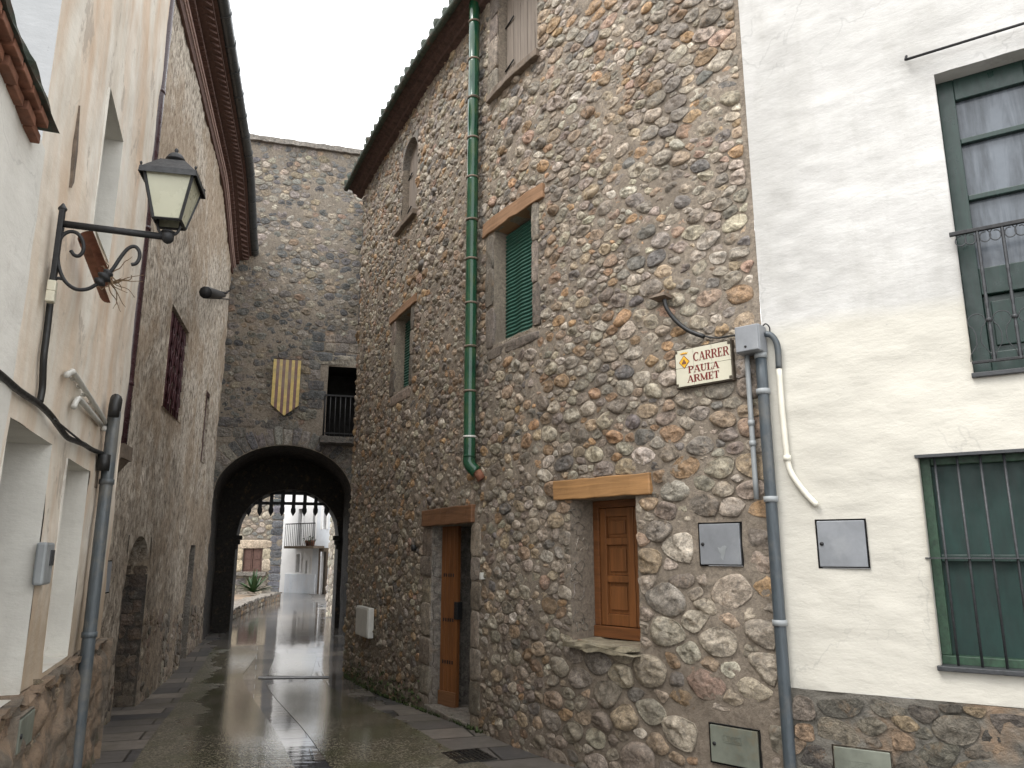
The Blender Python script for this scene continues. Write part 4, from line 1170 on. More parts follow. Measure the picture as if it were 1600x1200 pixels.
mbs[0].build('yellow_stripes', M['yellow'], sh_); mbs[1].build('maroon_stripes', M['maroon'], sh_)
mb = MB(); mb.tube([TW.P(sc, zt - .1, so - .03), TW.P(sc, zt - .1, -.02)], .02, 6); mb.tube([TW.P(sl, zt + .01, so - .015), TW.P(sr, zt + .01, so - .015)], .014, 6); mb.build('bracket', M['brown_pipe'], sh_)
# dark sheet-metal duct at the meeting of tower and stone house
mb = MB(); sa = TW.hs(566, 400, .3); z_a, z_b = TW.hz(566, 500, .3), TW.hz(568, 313, .3)
wb(mb, TW, sa, sa + .35, z_a, z_b, .0, .30, n=1); wb(mb, TW, sa - .01, sa + .36, z_b - .05, z_b + .01, -.0, .315, n=1)
o = mb.build('flue_duct', M['iron_grey'], bevel=.01); tag(o, 'tall dark sheet metal duct in the corner between gate tower and stone house', 'duct')

# ------------------------------------------------------------------ ROUGHCAST HOUSE (left, brown)
RB = Wall([(-3.62 + .255 * 1.2, 5.3), (-5.75, 14.9)])
rough = empty('roughcast_house', 'old brown roughcast house with dark red cornice and arched doorway', 'house')
zc0 = RB.hz(335, 230)
gw = (RB.hs(260, 560), RB.hs(288, 590), (RB.hz(252, 632) + RB.hz(278, 660)) / 2, (RB.hz(267, 476) + RB.hz(297, 521)) / 2)
ad = (RB.hs(186, 980), RB.hs(222, 970), -.4, RB.hz(221, 838))
sd = (RB.hs(292, 900), RB.hs(303, 870), -.4, RB.hz(303, 852))
rs = (RB.hs(316, 680), RB.hs(325, 650), RB.hz(315, 722), RB.hz(326, 615))
bx1 = (RB.hs(155, 900), RB.hs(171, 900), RB.hz(155, 929), RB.hz(162, 876))
bx2 = (RB.hs(136, 1060), RB.hs(149, 1060), RB.hz(136, 1084), RB.hz(142, 1041))
print('RB', RB.L, zc0, 'gw', gw, 'ad', ad, 'rs', rs, bx1, bx2)
def disp_r(s, z): return (fbm(s * 1.5, z * 1.5, 61, 3) - .5) * .07 + (fbm(s * 11, z * 7, 62, 4) - .5) * .036
mb = MB(); wall_face(mb, RB, 0, RB.L, -.4, zc0 - .0, .032, [gw, ad, sd, rs, bx1, bx2], disp_r)
q0, q1 = RB.P(RB.L, 0, 0), RB.P(0, 0, 0)
mb.build('wall', M['roughcast'], rough, recalc=False)
# rubble showing at the foot of the wall
mb = MB()
def pr2(u, z): return z < .55 + .35 * vnoise(u * 1.3, 0 * u, 3) - .12 * (u < ad[0])
st = sites_in(.3, RB.L, -.35, 1.0, lambda u, z: np.full_like(u, .06), [ad, sd, bx2], 1.4, rng, 6000, pred=lambda u, z: bool(pr2(np.array(u), z)))
lay_stones(mb, RB, outlines_of(st, 1.4, .012, 7, rng, [ad, sd, bx2], 16), rng, (.3, .55), .04, 0, cols=[(.14, .105, .075), (.20, .15, .105), (.10, .085, .07), (.25, .21, .165), (.17, .12, .085)], broken=.7)
mb.build('rubble_foot', M['dressed'], rough, recalc=False)
# arched doorway, black behind
f = MB(); reveal(f, RB, ad, .55, .01, 0, True, 1); c = (ad[0] + ad[1]) / 2; hw = (ad[1] - ad[0]) / 2
zs_ = ad[3] - hw * .75
for sg in (-1, 1):
    pts = [(c + sg * hw, ad[3]), (c + sg * hw, zs_)] + [(c + sg * hw * math.cos(a), zs_ + (ad[3] - zs_) * math.sin(a)) for a in np.linspace(.05, math.pi / 2, 10)]
    f.prism([RB.P(s, z, .012) for s, z in pts], RB.P(0, 0, -.40) - RB.P(0, 0, 0), 2)
f.C = [c_ * np.array([.17, .15, .13, 1]) for c_ in f.C]  # shade of the recess put into the reveal colour
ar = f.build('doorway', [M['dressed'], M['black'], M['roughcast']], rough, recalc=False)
mb = MB(); FW = Wall([RB.P(ad[1], 0, -.40)[:2], RB.P(ad[1], 0, 0)[:2]])   # far jamb, stones facing the street mouth
rc = courses(.02, .40, list(np.linspace(-.15, zs_ + .3, 13)), (.14, .3), rng)
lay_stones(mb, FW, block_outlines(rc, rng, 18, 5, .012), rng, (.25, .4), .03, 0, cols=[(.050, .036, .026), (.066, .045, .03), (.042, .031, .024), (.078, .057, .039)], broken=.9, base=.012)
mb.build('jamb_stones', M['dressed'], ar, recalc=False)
part_reveal(RB, sd, .4, M['dressed'], rough, .01, 'doorway')
f = part_reveal(RB, rs, .06, M['roughcast'], rough, .01, 'window', bm='red_iron')
mb = MB(); wb(mb, RB, rs[0], rs[1], rs[3] - .05, rs[3], -.05, .0, n=1); wb(mb, RB, (rs[0] + rs[1]) / 2 - .02, (rs[0] + rs[1]) / 2 + .02, rs[2], rs[3] - .05, -.05, -.01, n=1); mb.build('frame', M['red_iron'], f)
# window with ornamental grille
f = part_reveal(RB, gw, .16, M['roughcast'], rough, .01, 'window', bm='black')
s0, s1, z0, z1 = gw
mb = MB()
for a, b, c_, d in ((s0, s0 + .06, z0, z1), (s1 - .06, s1, z0, z1), (s0 + .06, s1 - .06, z0, z0 + .06), (s0 + .06, s1 - .06, z1 - .06, z1), ((s0 + s1) / 2 - .025, (s0 + s1) / 2 + .025, z0 + .06, z1 - .06), (s0 + .06, s1 - .06, z0 + .28, z0 + .32), (s0 + .06, s1 - .06, z1 - .34, z1 - .30)):
    wb(mb, RB, a, b, c_, d, -.10, -.05, n=1)
mb.build('frame', M['red_iron'], f, bevel=.004)
mb = MB()
for k in range(8):
    s = s0 + (s1 - s0) * (k + .5) / 8
    mb.tube([RB.P(s, z0 + .02, -.03), RB.P(s, z1 - .02, -.03)], .010, 6)
for k in range(4):
    for j in range(5):
        cs, cz = s0 + (s1 - s0) * (k + .5) / 4, z0 + .1 + (z1 - z0 - .2) * (j + .5) / 5
        for sg in (-1, 1):
            rr = min((s1 - s0) / 9, (z1 - z0) / 12)
            mb.tube([RB.P(cs + sg * rr * (.5 + .55 * math.cos(a) * (1 - .09 * a)), cz + rr * 1.6 * math.sin(a) * (1 - .09 * a), -.02) for a in np.linspace(0, 5.2, 18)], .009, 5)
mb.build('grille', M['red_iron'], f)
# cornice: stepped mouldings, saw-tooth brick course, roof edge, gutter
ss = np.linspace(-.0, RB.L + .25, 60)
dz = lambda s: -.85 * sstep(RB.L - 2.6, RB.L + .25, s)
def rg(o, z): return RB.P(ss, zc0 + z + dz(ss), o * .74)
mb = MB(); mb.grid(np.stack([rg(0, -.10), rg(.05, -.10), rg(.05, .02)]), sm=False); mb.build('cornice_band', M['cornice_brown'], rough, recalc=False)
mb = MB(); mb.tube(rg(.065, .035), .016, 6); mb.tube(rg(.095, .065), .016, 6); mb.grid(np.stack([rg(.08, .05), rg(.11, .09), rg(.11, .11)]), sm=False); mb.build('cornice_bead', M['cornice_pink'], rough, recalc=False)
mb = MB()
mb.grid(np.stack([rg(.11, .11), rg(.19, .12), rg(.19, .20), rg(.29, .21), rg(.29, .24), rg(.44, .25), rg(.44, .31), rg(.50, .32), rg(.52, .42), rg(-2.5, 1.3)]), sm=False)
for k, s in enumerate(np.arange(.05, RB.L + .15, .14)):        # saw-tooth course, corner bricks
    d = float(dz(s)); z_a, z_b = zc0 + .215 + d, zc0 + .255 + d
    tri = [RB.P(s - .065, z_a, .21), RB.P(s + .03, z_a, .32), RB.P(s + .065, z_a, .21)]
    mb.prism(tri, (0, 0, .045), 0)
for k, s in enumerate(np.arange(.03, RB.L + .15, .11)):
    d = float(dz(s)); wb(mb, RB, s, s + .055, zc0 + .105 + d, zc0 + .17 + d, .083, .148, n=1)
mb.build('cornice', M['cornice_brown'], rough, recalc=False)
mb = MB(); mb.tube(rg(.575, .40), .085, 10); mb.build('gutter', M['gutter'], rough, recalc=False)
mb = MB()
for s in np.arange(.4, RB.L, .62): mb.tube([RB.P(s - .02, zc0 + .40 + float(dz(s)), .425), RB.P(s + .02, zc0 + .40 + float(dz(s)), .425)], .094, 12)
e = float(dz(RB.L + .25)); mb.tube([RB.P(RB.L + .20, zc0 + .36 + e, .42), RB.P(RB.L + .2, zc0 + .27 + e, .38), RB.P(RB.L + .17, zc0 + .22 + e, .26), RB.P(RB.L + .12, zc0 + .15 + e, .12), RB.P(RB.L + .10, zc0 - .1 + e, .09)], .045, 8)
mb.build('gutter_bracket', M['gutter'], rough, recalc=False)

def downpipe(name, label, pts, r, mat, collars, cat='downpipe', seg=12):
    o = empty(name, label, cat)
    MB().tube(pts, r, seg).build('pipe', mat, o)
    for p in collars:
        q, d = np.array(p[0]), np.array(p[1]); d = d / np.linalg.norm(d)
        rr = p[2] if len(p) > 2 else r * 1.18
        MB().tube([q - d * .018, q + d * .018], rr, seg).build('collar', p[3] if len(p) > 3 else mat, o)
    return o
UP = np.array([0, 0, 1.0])
# plum pipe beside the pale house
so_ = .11; s_p = (RB.hs(261, 60, so_) + RB.hs(200, 560, so_) + RB.hs(228, 300, so_)) / 3
zb = RB.hz(192, 700, so_)
dp = downpipe('downpipe', 'plum painted downpipe running down the roughcast wall beside the pale house', [RB.P(s_p, z, so_) for z in np.linspace(zb, zc0 + .3, 12)], .062, M['purple'],
         [(RB.P(s_p, z, so_), UP, .068) for z in (RB.hz(225, 358, so_), RB.hz(250, 150, so_), zb + .6)])
mb = MB(); wb(mb, RB, s_p - .22, s_p + .13, zb - .13, zb + .0, .0, .20, n=1)
mb.prism([RB.P(s_p - .22, zb - .13, .18), RB.P(s_p + .12, zb - .13, .18), RB.P(s_p - .08, zb - .42, .02), RB.P(s_p - .22, zb - .42, .02)], RB.P(0, 0, -.10) - RB.P(0, 0, .0))
mb.build('hopper', M['silltone'], dp)
s_q = RB.L - .03
dp = downpipe('downpipe', 'thin brown downpipe in the corner between roughcast house and gate tower', [TW.P(TW.hs(353, 470, .1), z, .1) for z in np.linspace(TW.hz(325, 805, .1), TW.hz(355, 440, .1), 10)], .035, M['brown_pipe'],
         [(TW.P(TW.hs(353, 470, .1), z, .1), UP) for z in np.linspace(TW.hz(328, 770, .1), TW.hz(355, 460, .1), 5)])
meter_door(RB, bx1, 'meter_cabinet', 'narrow dark grey door in a cement patch left of the arched doorway', M['grey_box'], base=.02, group='metal meter cabinets')
meter_door(RB, bx2, 'meter_cabinet', 'dull grey door low in the roughcast wall beside the grey conduit', M['olive_box'], base=.02, group='metal meter cabinets')
mb = MB(); g_ = grow(bx1, .12, .10, .25, .16)
# black spotlight near the tower
sp = empty('wall_spotlight', 'black spotlight on a bracket high on the roughcast wall near the tower', 'spotlight')
a, b = RB.at(321, 457, .35), TW.at(358, 463, .12)
d = b - a; L_ = np.linalg.norm(d); d /= L_
nn_ = np.array([d[1], -d[0], 0])
c = a + d * L_ * .3
mb = MB(); mb.tube([a, a + d * .05, a + d * L_ * .45, a + d * L_ * .72], [.08, .085, .07, .03], 10); mb.build('housing', M['iron'], sp)
mb = MB(); mb.tube([a + d * L_ * .5 + UP * .04, a + d * L_ * .8 + UP * .05, b + d * .25 + UP * .14], [.03, .022, .012], 6); mb.tube([a + d * L_ * .2 - UP * .07, b - UP * .06], .012, 6); mb.build('bracket', M['iron'], sp)

# ------------------------------------------------------------------ PALE HOUSES on the left
PA = Wall([(-3.38 + .37 * 6.2, .4), (-3.38, 6.6)])
pale = empty('pale_house', 'tall stained cream plaster house with deep narrow window and rubble foot', 'house')
s_c = PA.hs(68, 200)
r1 = [PA.hs(67, 780) , 0, 0, 0]
e1 = PA.hs(60, 850); r1 = (max(s_c + .1, e1 - 1.5), e1, .42, PA.hz(78, 693))
r2 = (PA.hs(104, 730), PA.hs(124, 860), PA.hz(112, 1020), PA.hz(140, 737))
wu = (PA.hs(160, 230), PA.hs(186, 270), PA.hz(145, 348), (PA.hz(172, 131) + PA.hz(192, 228)) / 2)
zp_ = PA.hz(110, 1028)
print('PA', PA.L, s_c, r1, r2, wu, zp_)
def disp_a(s, z): return (fbm(s * 1.3, z * 1.3, 71, 3) - .5) * .05 + (fbm(s * 7, z * 5, 72, 4) - .5) * .014
ZA = 8.8
mb = MB(); wall_face(mb, PA, s_c, PA.L, zp_, ZA, .03, [r1, r2, wu], disp_a)
# end face turned to the lane mouth and the gable above the low roof
mb.grid(np.array([[PA.P(PA.L, z, o) for o in (0, -.15, -.4)] for z in np.linspace(-.3, ZA, 40)]), sm=False)
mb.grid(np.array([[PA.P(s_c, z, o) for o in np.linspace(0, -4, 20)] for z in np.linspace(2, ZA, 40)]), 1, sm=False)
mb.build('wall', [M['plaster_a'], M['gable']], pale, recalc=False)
def disp_pa(s, z): return (fbm(s * 3.5, z * 4.5, 81, 4) - .5) * .10 + (np.abs(vnoise(s * 6, z * 7, 83) - .5)) * .08 + .05 * sstep(zp_, zp_ - .15, z)
mb = MB(); wall_face(mb, PA, s_c - 3, PA.L + .0, -.4, zp_, .022, [], disp_pa, 0, .0)
wb(mb, PA, s_c - 3, PA.L, zp_ - .03, zp_ - .004, -.1, .055, n=120, rough=.03)
mb.grid(np.array([[PA.P(PA.L + .0, z, o) for o in (.10, 0, -.4)] for z in np.linspace(-.4, zp_, 8)]), sm=False)
mb.build('plinth', M['plinth_a'], pale, recalc=False)
plinth_stones(PA, s_c - 1.0, PA.L - .01, zp_, [], [(.26, .185, .12), (.19, .14, .095), (.32, .245, .17), (.15, .12, .09), (.23, .19, .15)], .06, pale, .03, .028)
part_reveal(PA, (r1[0], r1[1], zp_, r1[3]), .9, M['plaster_rev'], pale, .004, 'gateway')
part_reveal(PA, r2, .32, M['plaster_rev'], pale, .004, 'niche', bm='plaster_rev')
part_reveal(PA, wu, .34, M['plaster_rev'], pale, .004, 'window', bm='dark_pane')
s_ = PA.hs(147, 748); mb = MB(); wb(mb, PA, s_ - .05, s_ + .05, PA.hz(145, 762), PA.hz(150, 735), .0, .02, n=1); mb.build('plaque', M['silltone'], pale, bevel=.004)
mb = MB(); sA, zA_ = PA.hit(112, 295, .01); sB, zB_ = PA.hit(125, 165, .01)
mb.prism([PA.P(sA - .012, zA_, .012), PA.P(sA + .03, zA_ + .05, .012), PA.P(sA + .02, (zA_ + zB_) / 2, .012), PA.P(sB + .035, zB_ - .1, .012), PA.P(sB - .0, zB_, .012)], PA.P(0, 0, -.02) - PA.P(0, 0, 0)); mb.build('crack_stain', M['silltone'], pale)
# lower house with tiled eaves, nearest on the left
low_h = empty('low_house', 'low whitewashed house with double row of brick tiles under its eave', 'house')
ze = PA.hz(80, 214, .09)
mb = MB(); wall_face(mb, PA, s_c - 3.2, s_c - .003, zp_, ze + .05, .035, [], lambda s, z: (fbm(s * 2, z * 2, 91) - .5) * .03, 0, .02)
mb.build('wall', M['plaster_a0'], low_h, recalc=False)
mb = MB(); e_s = PA.hs(80, 214, .09)
k = 0; s = e_s - .14
while s > e_s - 3.4:
    wb(mb, PA, s, s + .132, ze - .045, ze - .005, -.2, .055 + .012 * (k % 2), n=1); wb(mb, PA, s - .05, s + .075, ze, ze + .035, -.2, .09, n=1); k += 1; s -= .145
mb.build('eave_bricks', M['terra'], low_h, bevel=.004)
mb = MB(); wb(mb, PA, e_s - 3.4, e_s + .02, ze + .037, ze + .06, -1.0, .105, n=60, rough=.02); mb.build('roof', M['mossy_tile'], low_h)

bx3 = (PA.hs(34, 1150, .09), PA.hs(55, 1150, .09), PA.hz(34, 1180, .09), PA.hz(50, 1112, .09))
meter_door(PA, bx3, 'meter_cabinet', 'narrow dull grey door set in the orange rubble foot of the pale cream house', M['olive_box'], base=.085, group='metal meter cabinets')
# meter box on the pillar
mbx = empty('meter_box', 'pale grey plastic meter box with dark window on the pillar of the cream house', 'meter box')
o_ = .05; sa, za = PA.hit(66, 915, o_); sb, zb2 = PA.hit(87, 848, o_)
mb = MB(); wb(mb, PA, sa, sa + sb - sa, za, zb2, .0, o_, n=1); mb.build('housing', M['pipe_light'], mbx, bevel=.012)
mb = MB(); wd = sb - sa; print('meter', wd); wb(mb, PA, sa + wd * .5, sa + wd * .92, za + (zb2 - za) * .45, za + (zb2 - za) * .82, o_ - .002, o_ + .006, n=1); mb.build('window', M['iron_grey'], mbx, bevel=.002)

# conduits, cables
def at(W, pts, o=.03): return [W.at(*q, o) for q in pts]
def sm_path(p, n=6):
    p = np.array(p); q = np.concatenate([[2 * p[0] - p[1]], p, [2 * p[-1] - p[-2]]]); out = []
    for i in range(1, len(q) - 2):
        for t in np.linspace(0, 1, n, endpoint=False):
            a, b, c, d = q[i - 1:i + 3]; out.append(.5 * (2 * b + (c - a) * t + (2 * a - 5 * b + 4 * c - d) * t * t + (3 * b - a - 3 * c + d) * t ** 3))
    out.append(p[-1]); return np.array(out)
s_g = PA.hs(150, 900, .08); zt_ = PA.hz(181, 645, .08)
cd = downpipe('conduit', 'grey plastic conduit with black elbow climbing the corner of the cream house', [PA.P(s_g, z, .08) for z in np.linspace(-.1, zt_, 14)], .043, M['pipe_grey'],
         [(PA.P(s_g, z, .08), UP, .05) for z in (PA.hz(126, 1000, .08), PA.hz(170, 755, .08))], 'conduit')
mb = MB(); mb.tube([PA.P(s_g, zt_ - .05, .08), PA.P(s_g, zt_ + .03, .085), PA.P(s_g - .015, zt_ + .075, .09), PA.P(s_g - .07, zt_ + .08, .09), PA.P(s_g - .11, zt_ + .02, .09), PA.P(s_g - .11, zt_ - .06, .09)], .038, 10); mb.build('elbow', M['cable'], cd)
mb = MB(); mb.tube([PA.P(s_g - .10, PA.hz(165, 712, .06), .06), PA.P(s_g - .10, PA.hz(160, 735, .06), .06)], .042, 10); mb.build('sleeve', M['cable'], cd)
wc = empty('white_conduit', 'pair of white plastic conduits slanting along the cream wall under the lamp', 'conduit')
for pts in ([(104, 586), (112, 582), (120, 590), (163, 657), (162, 671)], [(115, 636), (121, 624), (128, 628), (158, 664)]):
    MB().tube(sm_path(at(PA, pts, .03), 4), .017, 8).build('pipe', M['white_plastic'], wc)
for pts in ([(125, 601), (150, 640)],):
    mb = MB()
    for k in range(6):
        f_ = k / 5; p = PA.at(113 + 45 * f_, 592 + 62 * f_, .01); mb.box(p, (.012, 0, 0), (0, .02, 0), (0, 0, .008))
    mb.build('clip', M['white_plastic'], wc)
cb = empty('wall_cable', 'thick black cable sagging along the cream wall below the street lamp', 'cable')
MB().tube(sm_path(at(PA, [(-20, 570), (0, 585), (32, 612), (62, 632), (80, 650), (90, 664), (105, 683), (120, 690), (132, 695), (145, 703), (161, 709)], .03)), .016, 7).build('main_cable', M['cable'], cb)
MB().tube(sm_path(at(PA, [(88, 410), (82, 440), (78, 475), (73, 520), (68, 560), (66, 605), (62, 628)], .03)), .016, 7).build('riser_cable', M['cable'], cb)
MB().tube(sm_path(at(PA, [(84, 655), (105, 672), (125, 688), (140, 700)], .045)), .006, 6).build('thin_cable', M['cable'], cb)
mb = MB()
for a, b in (((83, 440), (80, 455)), ((81, 457), (77, 471))):
    p, q = PA.at(*a, .05), PA.at(*b, .05); mb.box((p + q) / 2, PA.P(.022, 0, 0) - PA.P(0, 0, 0), PA.P(0, 0, .018) - PA.P(0, 0, 0), (0, 0, abs(p[2] - q[2]) / 2))
mb.build('connector', M['tile_face'], cb, bevel=.004)
# ------------------------------------------------------------------ STREET LAMP
lamp = empty('street_lamp', 'black wall lantern with frosted cream glass on a scrolled iron bracket', 'street lamp')
def project(p):
    x, y, z = p[0], p[1], p[2] - EYE; c, s = math.cos(PITCH), math.sin(PITCH)
    return 800 + F_PX * x / (y * c + z * s), 600 - F_PX * (z * c - y * s) / (y * c + z * s)
s_l = PA.hs(92, 385, .05); z_l = PA.hz(96, 348, .05)
_, nl = PA.TN(s_l); nl3 = np.array([*nl, 0]); tl3 = np.array([-nl[1], nl[0], 0])
lo_ = .3
while project(PA.P(s_l, z_l, lo_))[0] < 262: lo_ += .005
print('lamp arm', lo_, z_l, project(PA.P(s_l, z_l, lo_)))
mb = MB(); zlo = PA.hz(83, 432, .05)
mb.box(PA.P(s_l, (z_l + zlo) / 2 + .02, .045), tl3 * .018, nl3 * .012, (0, 0, (z_l - zlo) / 2 + .05)); mb.lathe(PA.P(s_l, z_l + .06, .045), [(.012, 0), (.022, .015), (.012, .03), (.004, .045)], 10)
mb.build('wall_bar', M['iron'], lamp, bevel=.004)
sag = .0
A0 = PA.P(s_l, z_l, .04); A1 = PA.P(s_l, z_l, lo_)
dzl = 0
while project(A1 + UP * dzl)[1] < 370: dzl -= .004
A1 = A1 + UP * dzl
mb = MB(); mb.tube([A0, A1], .017, 10); mb.build('arm', M['iron'], lamp)
mb = MB()
def ap(f, d): return A0 + (A1 - A0) * f + UP * d
W_ = lo_
sc = [(.03, -.02), (.02, -.12), (.035, -.20), (.10, -.275), (.20, -.315), (.30, -.315), (.38, -.29), (.45, -.25), (.52, -.20), (.58, -.135), (.64, -.085), (.70, -.07), (.745, -.09), (.755, -.125), (.73, -.155), (.685, -.165)]
mb.tube(sm_path([ap(f, d) for f, d in sc]), .009, 7)
sc2 = [(.015, -.10), (.04, -.06), (.10, -.035), (.17, -.04), (.225, -.075), (.24, -.12), (.21, -.15), (.165, -.15), (.13, -.13)]
mb.tube(sm_path([ap(f, d) for f, d in sc2]), .009, 7)
mb.tube(sm_path([ap(.0, -.30), ap(.04, -.275), ap(.10, -.275)]), .008, 6)
mb.build('scroll', M['iron'], lamp)
mb = MB(); ax = ap(.50, -.215) - ap(.42, -.275)
p0 = ap(.40, -.285)
mb.tube([p0 + ax * k for k in np.linspace(0, 1.3, 12)], [.010, .024, .03, .024, .018, .03, .034, .026, .018, .026, .022, .010], 10); mb.build('knot', M['iron'], lamp)
mb = MB(); mb.lathe(A1 + UP * -.035, [(.004, 0), (.018, .008), (.029, .022), (.030, .045), (.024, .056), (.033, .058), (.033, .064), (.007, .066)], 14); mb.build('socket', M['iron'], lamp)
# lantern: tapered square body turned a little
LS = .64
LB = A1 + UP * .115 * LS
ca, sa_ = math.cos(R(-8)), math.sin(R(-8))
U = nl3 * ca + tl3 * sa_; Vv = -nl3 * sa_ + tl3 * ca
hb, ht_, hh = .098 * LS, .178 * LS, .36 * LS
def c4(h, z): return [LB + U * a * h + Vv * b * h + UP * z for a, b in ((-1, -1), (1, -1), (1, 1), (-1, 1))]
B4, T4 = c4(hb, .0), c4(ht_, hh)
mb = MB()
for k in range(4):
    mb.tube([B4[k], T4[k]], .009, 4, sm=False); mb.tube([B4[k], B4[(k + 1) % 4]], .008, 4, sm=False); mb.tube([T4[k], T4[(k + 1) % 4]], .010, 4, sm=False)
mb.build('frame', M['iron'], lamp)
for k in range(4):
    mb = MB(); b0, b1, t1, t0_ = B4[k], B4[(k + 1) % 4], T4[(k + 1) % 4], T4[k]; n = (b0 + b1) / 2 - LB; n[2] = 0; n /= np.linalg.norm(n)
    mb.prism([b0, b1, t1, t0_], -n * .004); mb.build('glass_pane', M['lamp_glass'], lamp)
mb = MB(); e = c4(ht_ + .014, hh + .003); mb.prism(e, UP * .008)
for k in range(4):                                             # skirt of the hood
    a, b = c4(ht_ + .014, hh + .010)[k], c4(ht_ + .014, hh + .010)[(k + 1) % 4]
    c_, d_ = c4(ht_ + .017, hh - .022)[k], c4(ht_ + .017, hh - .022)[(k + 1) % 4]; n = (a + b) / 2 - LB; n[2] = 0; n /= np.linalg.norm(n)
    mb.prism([a, b, d_, c_], n * .004)
h1 = c4(ht_ + .009, hh + .012); h2 = c4(.061, hh + .086); h3 = c4(.058, hh + .09)
mb.add(h1 + h2 + h3, [(0, 1, 5, 4), (1, 2, 6, 5), (2, 3, 7, 6), (3, 0, 4, 7), (4, 5, 9, 8), (5, 6, 10, 9), (6, 7, 11, 10), (7, 4, 8, 11), (8, 9, 10, 11)])
mb.build('hood', M['iron'], lamp)
mb = MB(); mb.lathe(LB + UP * (hh + .088), [(r_ * LS, q_ * LS) for r_, q_ in [(.058, 0), (.06, .035), (.075, .037), (.075, .045), (.062, .07), (.045, .09), (.02, .10), (.008, .105), (.012, .115), (.017, .13), (.008, .145), (.001, .15)]], 20)
for c in c4(ht_ + .012, hh + .012): mb.lathe(c, [(.003, 0), (.006, .008), (.007, .013), (.002, .02)], 8)
mb.build('finial', M['iron'], lamp)
mb = MB()
for a in (-1, 1):
    for b in (-1, 1):
        p = LB + U * a * hb * .8 + Vv * b * hb * .2 * 0
    q = LB + U * a * hb * .85
    mb.tube(sm_path([q + UP * .04, q + UP * .0, LB + U * a * hb * .75 - UP * .035, LB + U * a * .03 - UP * .055, LB - UP * .055]), .007, 7)
mb.build('cradle', M['iron'], lamp)

# clay roof tile with dried plants wired to the wall
ct = empty('clay_tile_planter', 'old clay tile holding dried twigs on the cream wall behind the lamp bracket', 'planter')
a, b = PA.at(139, 372, .10), PA.at(172, 458, .16)
d = (b - a); L_ = np.linalg.norm(d); d /= L_; _, n_ = PA.TN(PA.hs(150, 400)); n3 = np.array([*n_, 0]); sd_ = np.cross(d, n3); sd_ /= np.linalg.norm(sd_); n3 = np.cross(sd_, d)
th = np.linspace(0, math.pi, 10); fr_ = np.linspace(0, 1, 8)
P = np.array([[a + d * L_ * f + sd_ * math.cos(t) * (.05 + .02 * f) - n3 * math.sin(t) * .055 for t in th] for f in fr_])
mb = MB(); mb.grid(P); mb.grid(P + n3 * .012 * 1.0); mb.build('tile', M['terra'], ct, recalc=False)
mb = MB(); rs_ = np.random.default_rng(3)
for k in range(15):
    p = a + d * L_ * rs_.uniform(.45, .85) + n3 * .02; pts = [p]; v = d * rs_.uniform(-.5, .9) + sd_ * rs_.normal(0, .6) + n3 * rs_.uniform(.2, .9)
    for j in range(5): v = v / np.linalg.norm(v) + rs_.normal(0, .45, 3) - UP * .15; pts.append(pts[-1] + v * .032)
    mb.tube(sm_path(pts, 3), np.linspace(.0045, .0015, 16), 5)
mb.build('dried_twigs', M['twig'], ct)

# ------------------------------------------------------------------ green ceramic downpipe on the stone house
go = .11
gs = SH.hs(740, 300, go); s_list = []
pts = [(745, 12), (741, 210), (737, 400), (733, 540), (730, 690)]
gs = sum(SH.hs(*q, go) for q in pts) / len(pts)
ztop, zbot = ZE + .10, SH.hz(730, 700, go)
gp = empty('ceramic_downpipe', 'glossy green glazed ceramic downpipe on the curved cobble wall', 'downpipe')
joints = [SH.hz(742, y, go) for y in (35, 93, 152, 214, 275, 341)] + [SH.hz(734, y, go) for y in (408, 476, 543, 612, 683)]
js = [ztop] + [z for z in joints if z < ztop] + [zbot - .10]
for k, (a, b) in enumerate(zip(js[:-1], js[1:])):
    q = .004 * ((k * 7) % 3 - 1)
    mb = MB(); mb.tube([SH.P(gs + q, z, go) for z in (a + .012, a - .03, (a + b) / 2, b + .02, b)], [.056, .062, .061, .060, .066], 16); mb.build('pipe_section', M['glaze'], gp)
for k, z in enumerate(js[1:-1]):
    mb = MB(); mb.tube([SH.P(gs, z - .007, go), SH.P(gs, z + .012, go)], .0685, 16); mb.build('joint', M['white_plastic'] if k == len(js) - 3 else M['silltone'], gp)
mb = MB(); mb.tube(sm_path([SH.P(gs, zbot - .08, go), SH.P(gs, zbot - .14, go), SH.P(gs + .02, zbot - .19, go - .01), SH.P(gs + .07, zbot - .25, go - .05)], 4), .063, 16, caps=True); mb.build('elbow', M['glaze'], gp)
mb = MB(); mb.tube([SH.P(gs + .07, zbot - .24, go - .05), SH.P(gs + .10, zbot - .32, .02)], .045, 12); mb.build('outlet', M['terra'], gp)

# ------------------------------------------------------------------ junction box, conduits, cable stub at the boundary
jo = .14
ja, jb = SH.hit(1150, 552, jo), SH.hit(1192, 510, jo)
CW = PH; jcs = 0
jx = empty('junction_box', 'grey junction box with three conduits where cobbles meet cream plaster', 'junction box')
s_a = SH.hs(1150, 530, .13); p_a = SH.P(s_a, 0, .13)[:2]; p_b = PH.P(.04, 0, .10)[:2]
JW = Wall([SH.P(s_a, 0, .05)[:2], PH.P(PH.hs(1196, 530, .05), 0, .05)[:2]])
z_a, z_b = JW.hz(1150, 553, .1), JW.hz(1152, 511, .1)
mb = MB(); wb(mb, JW, 0, JW.L, z_a, z_b, -.03, .10, n=1); jb_ = mb.build('housing', M['grey_box'], jx, bevel=.008)
mb = MB(); wb(mb, JW, .006, JW.L - .006, z_a + .004, z_b - .004, .10, .116, n=1); lid = mb.build('lid', M['grey_box'], jx, bevel=.006)
p = JW.P(JW.L * .45, z_a + .035, .116); _, n = JW.TN(0); mb = MB(); mb.tube([p, p + np.array([*n, 0]) * .004], .008, 10); mb.build('screw', M['iron'], lid)
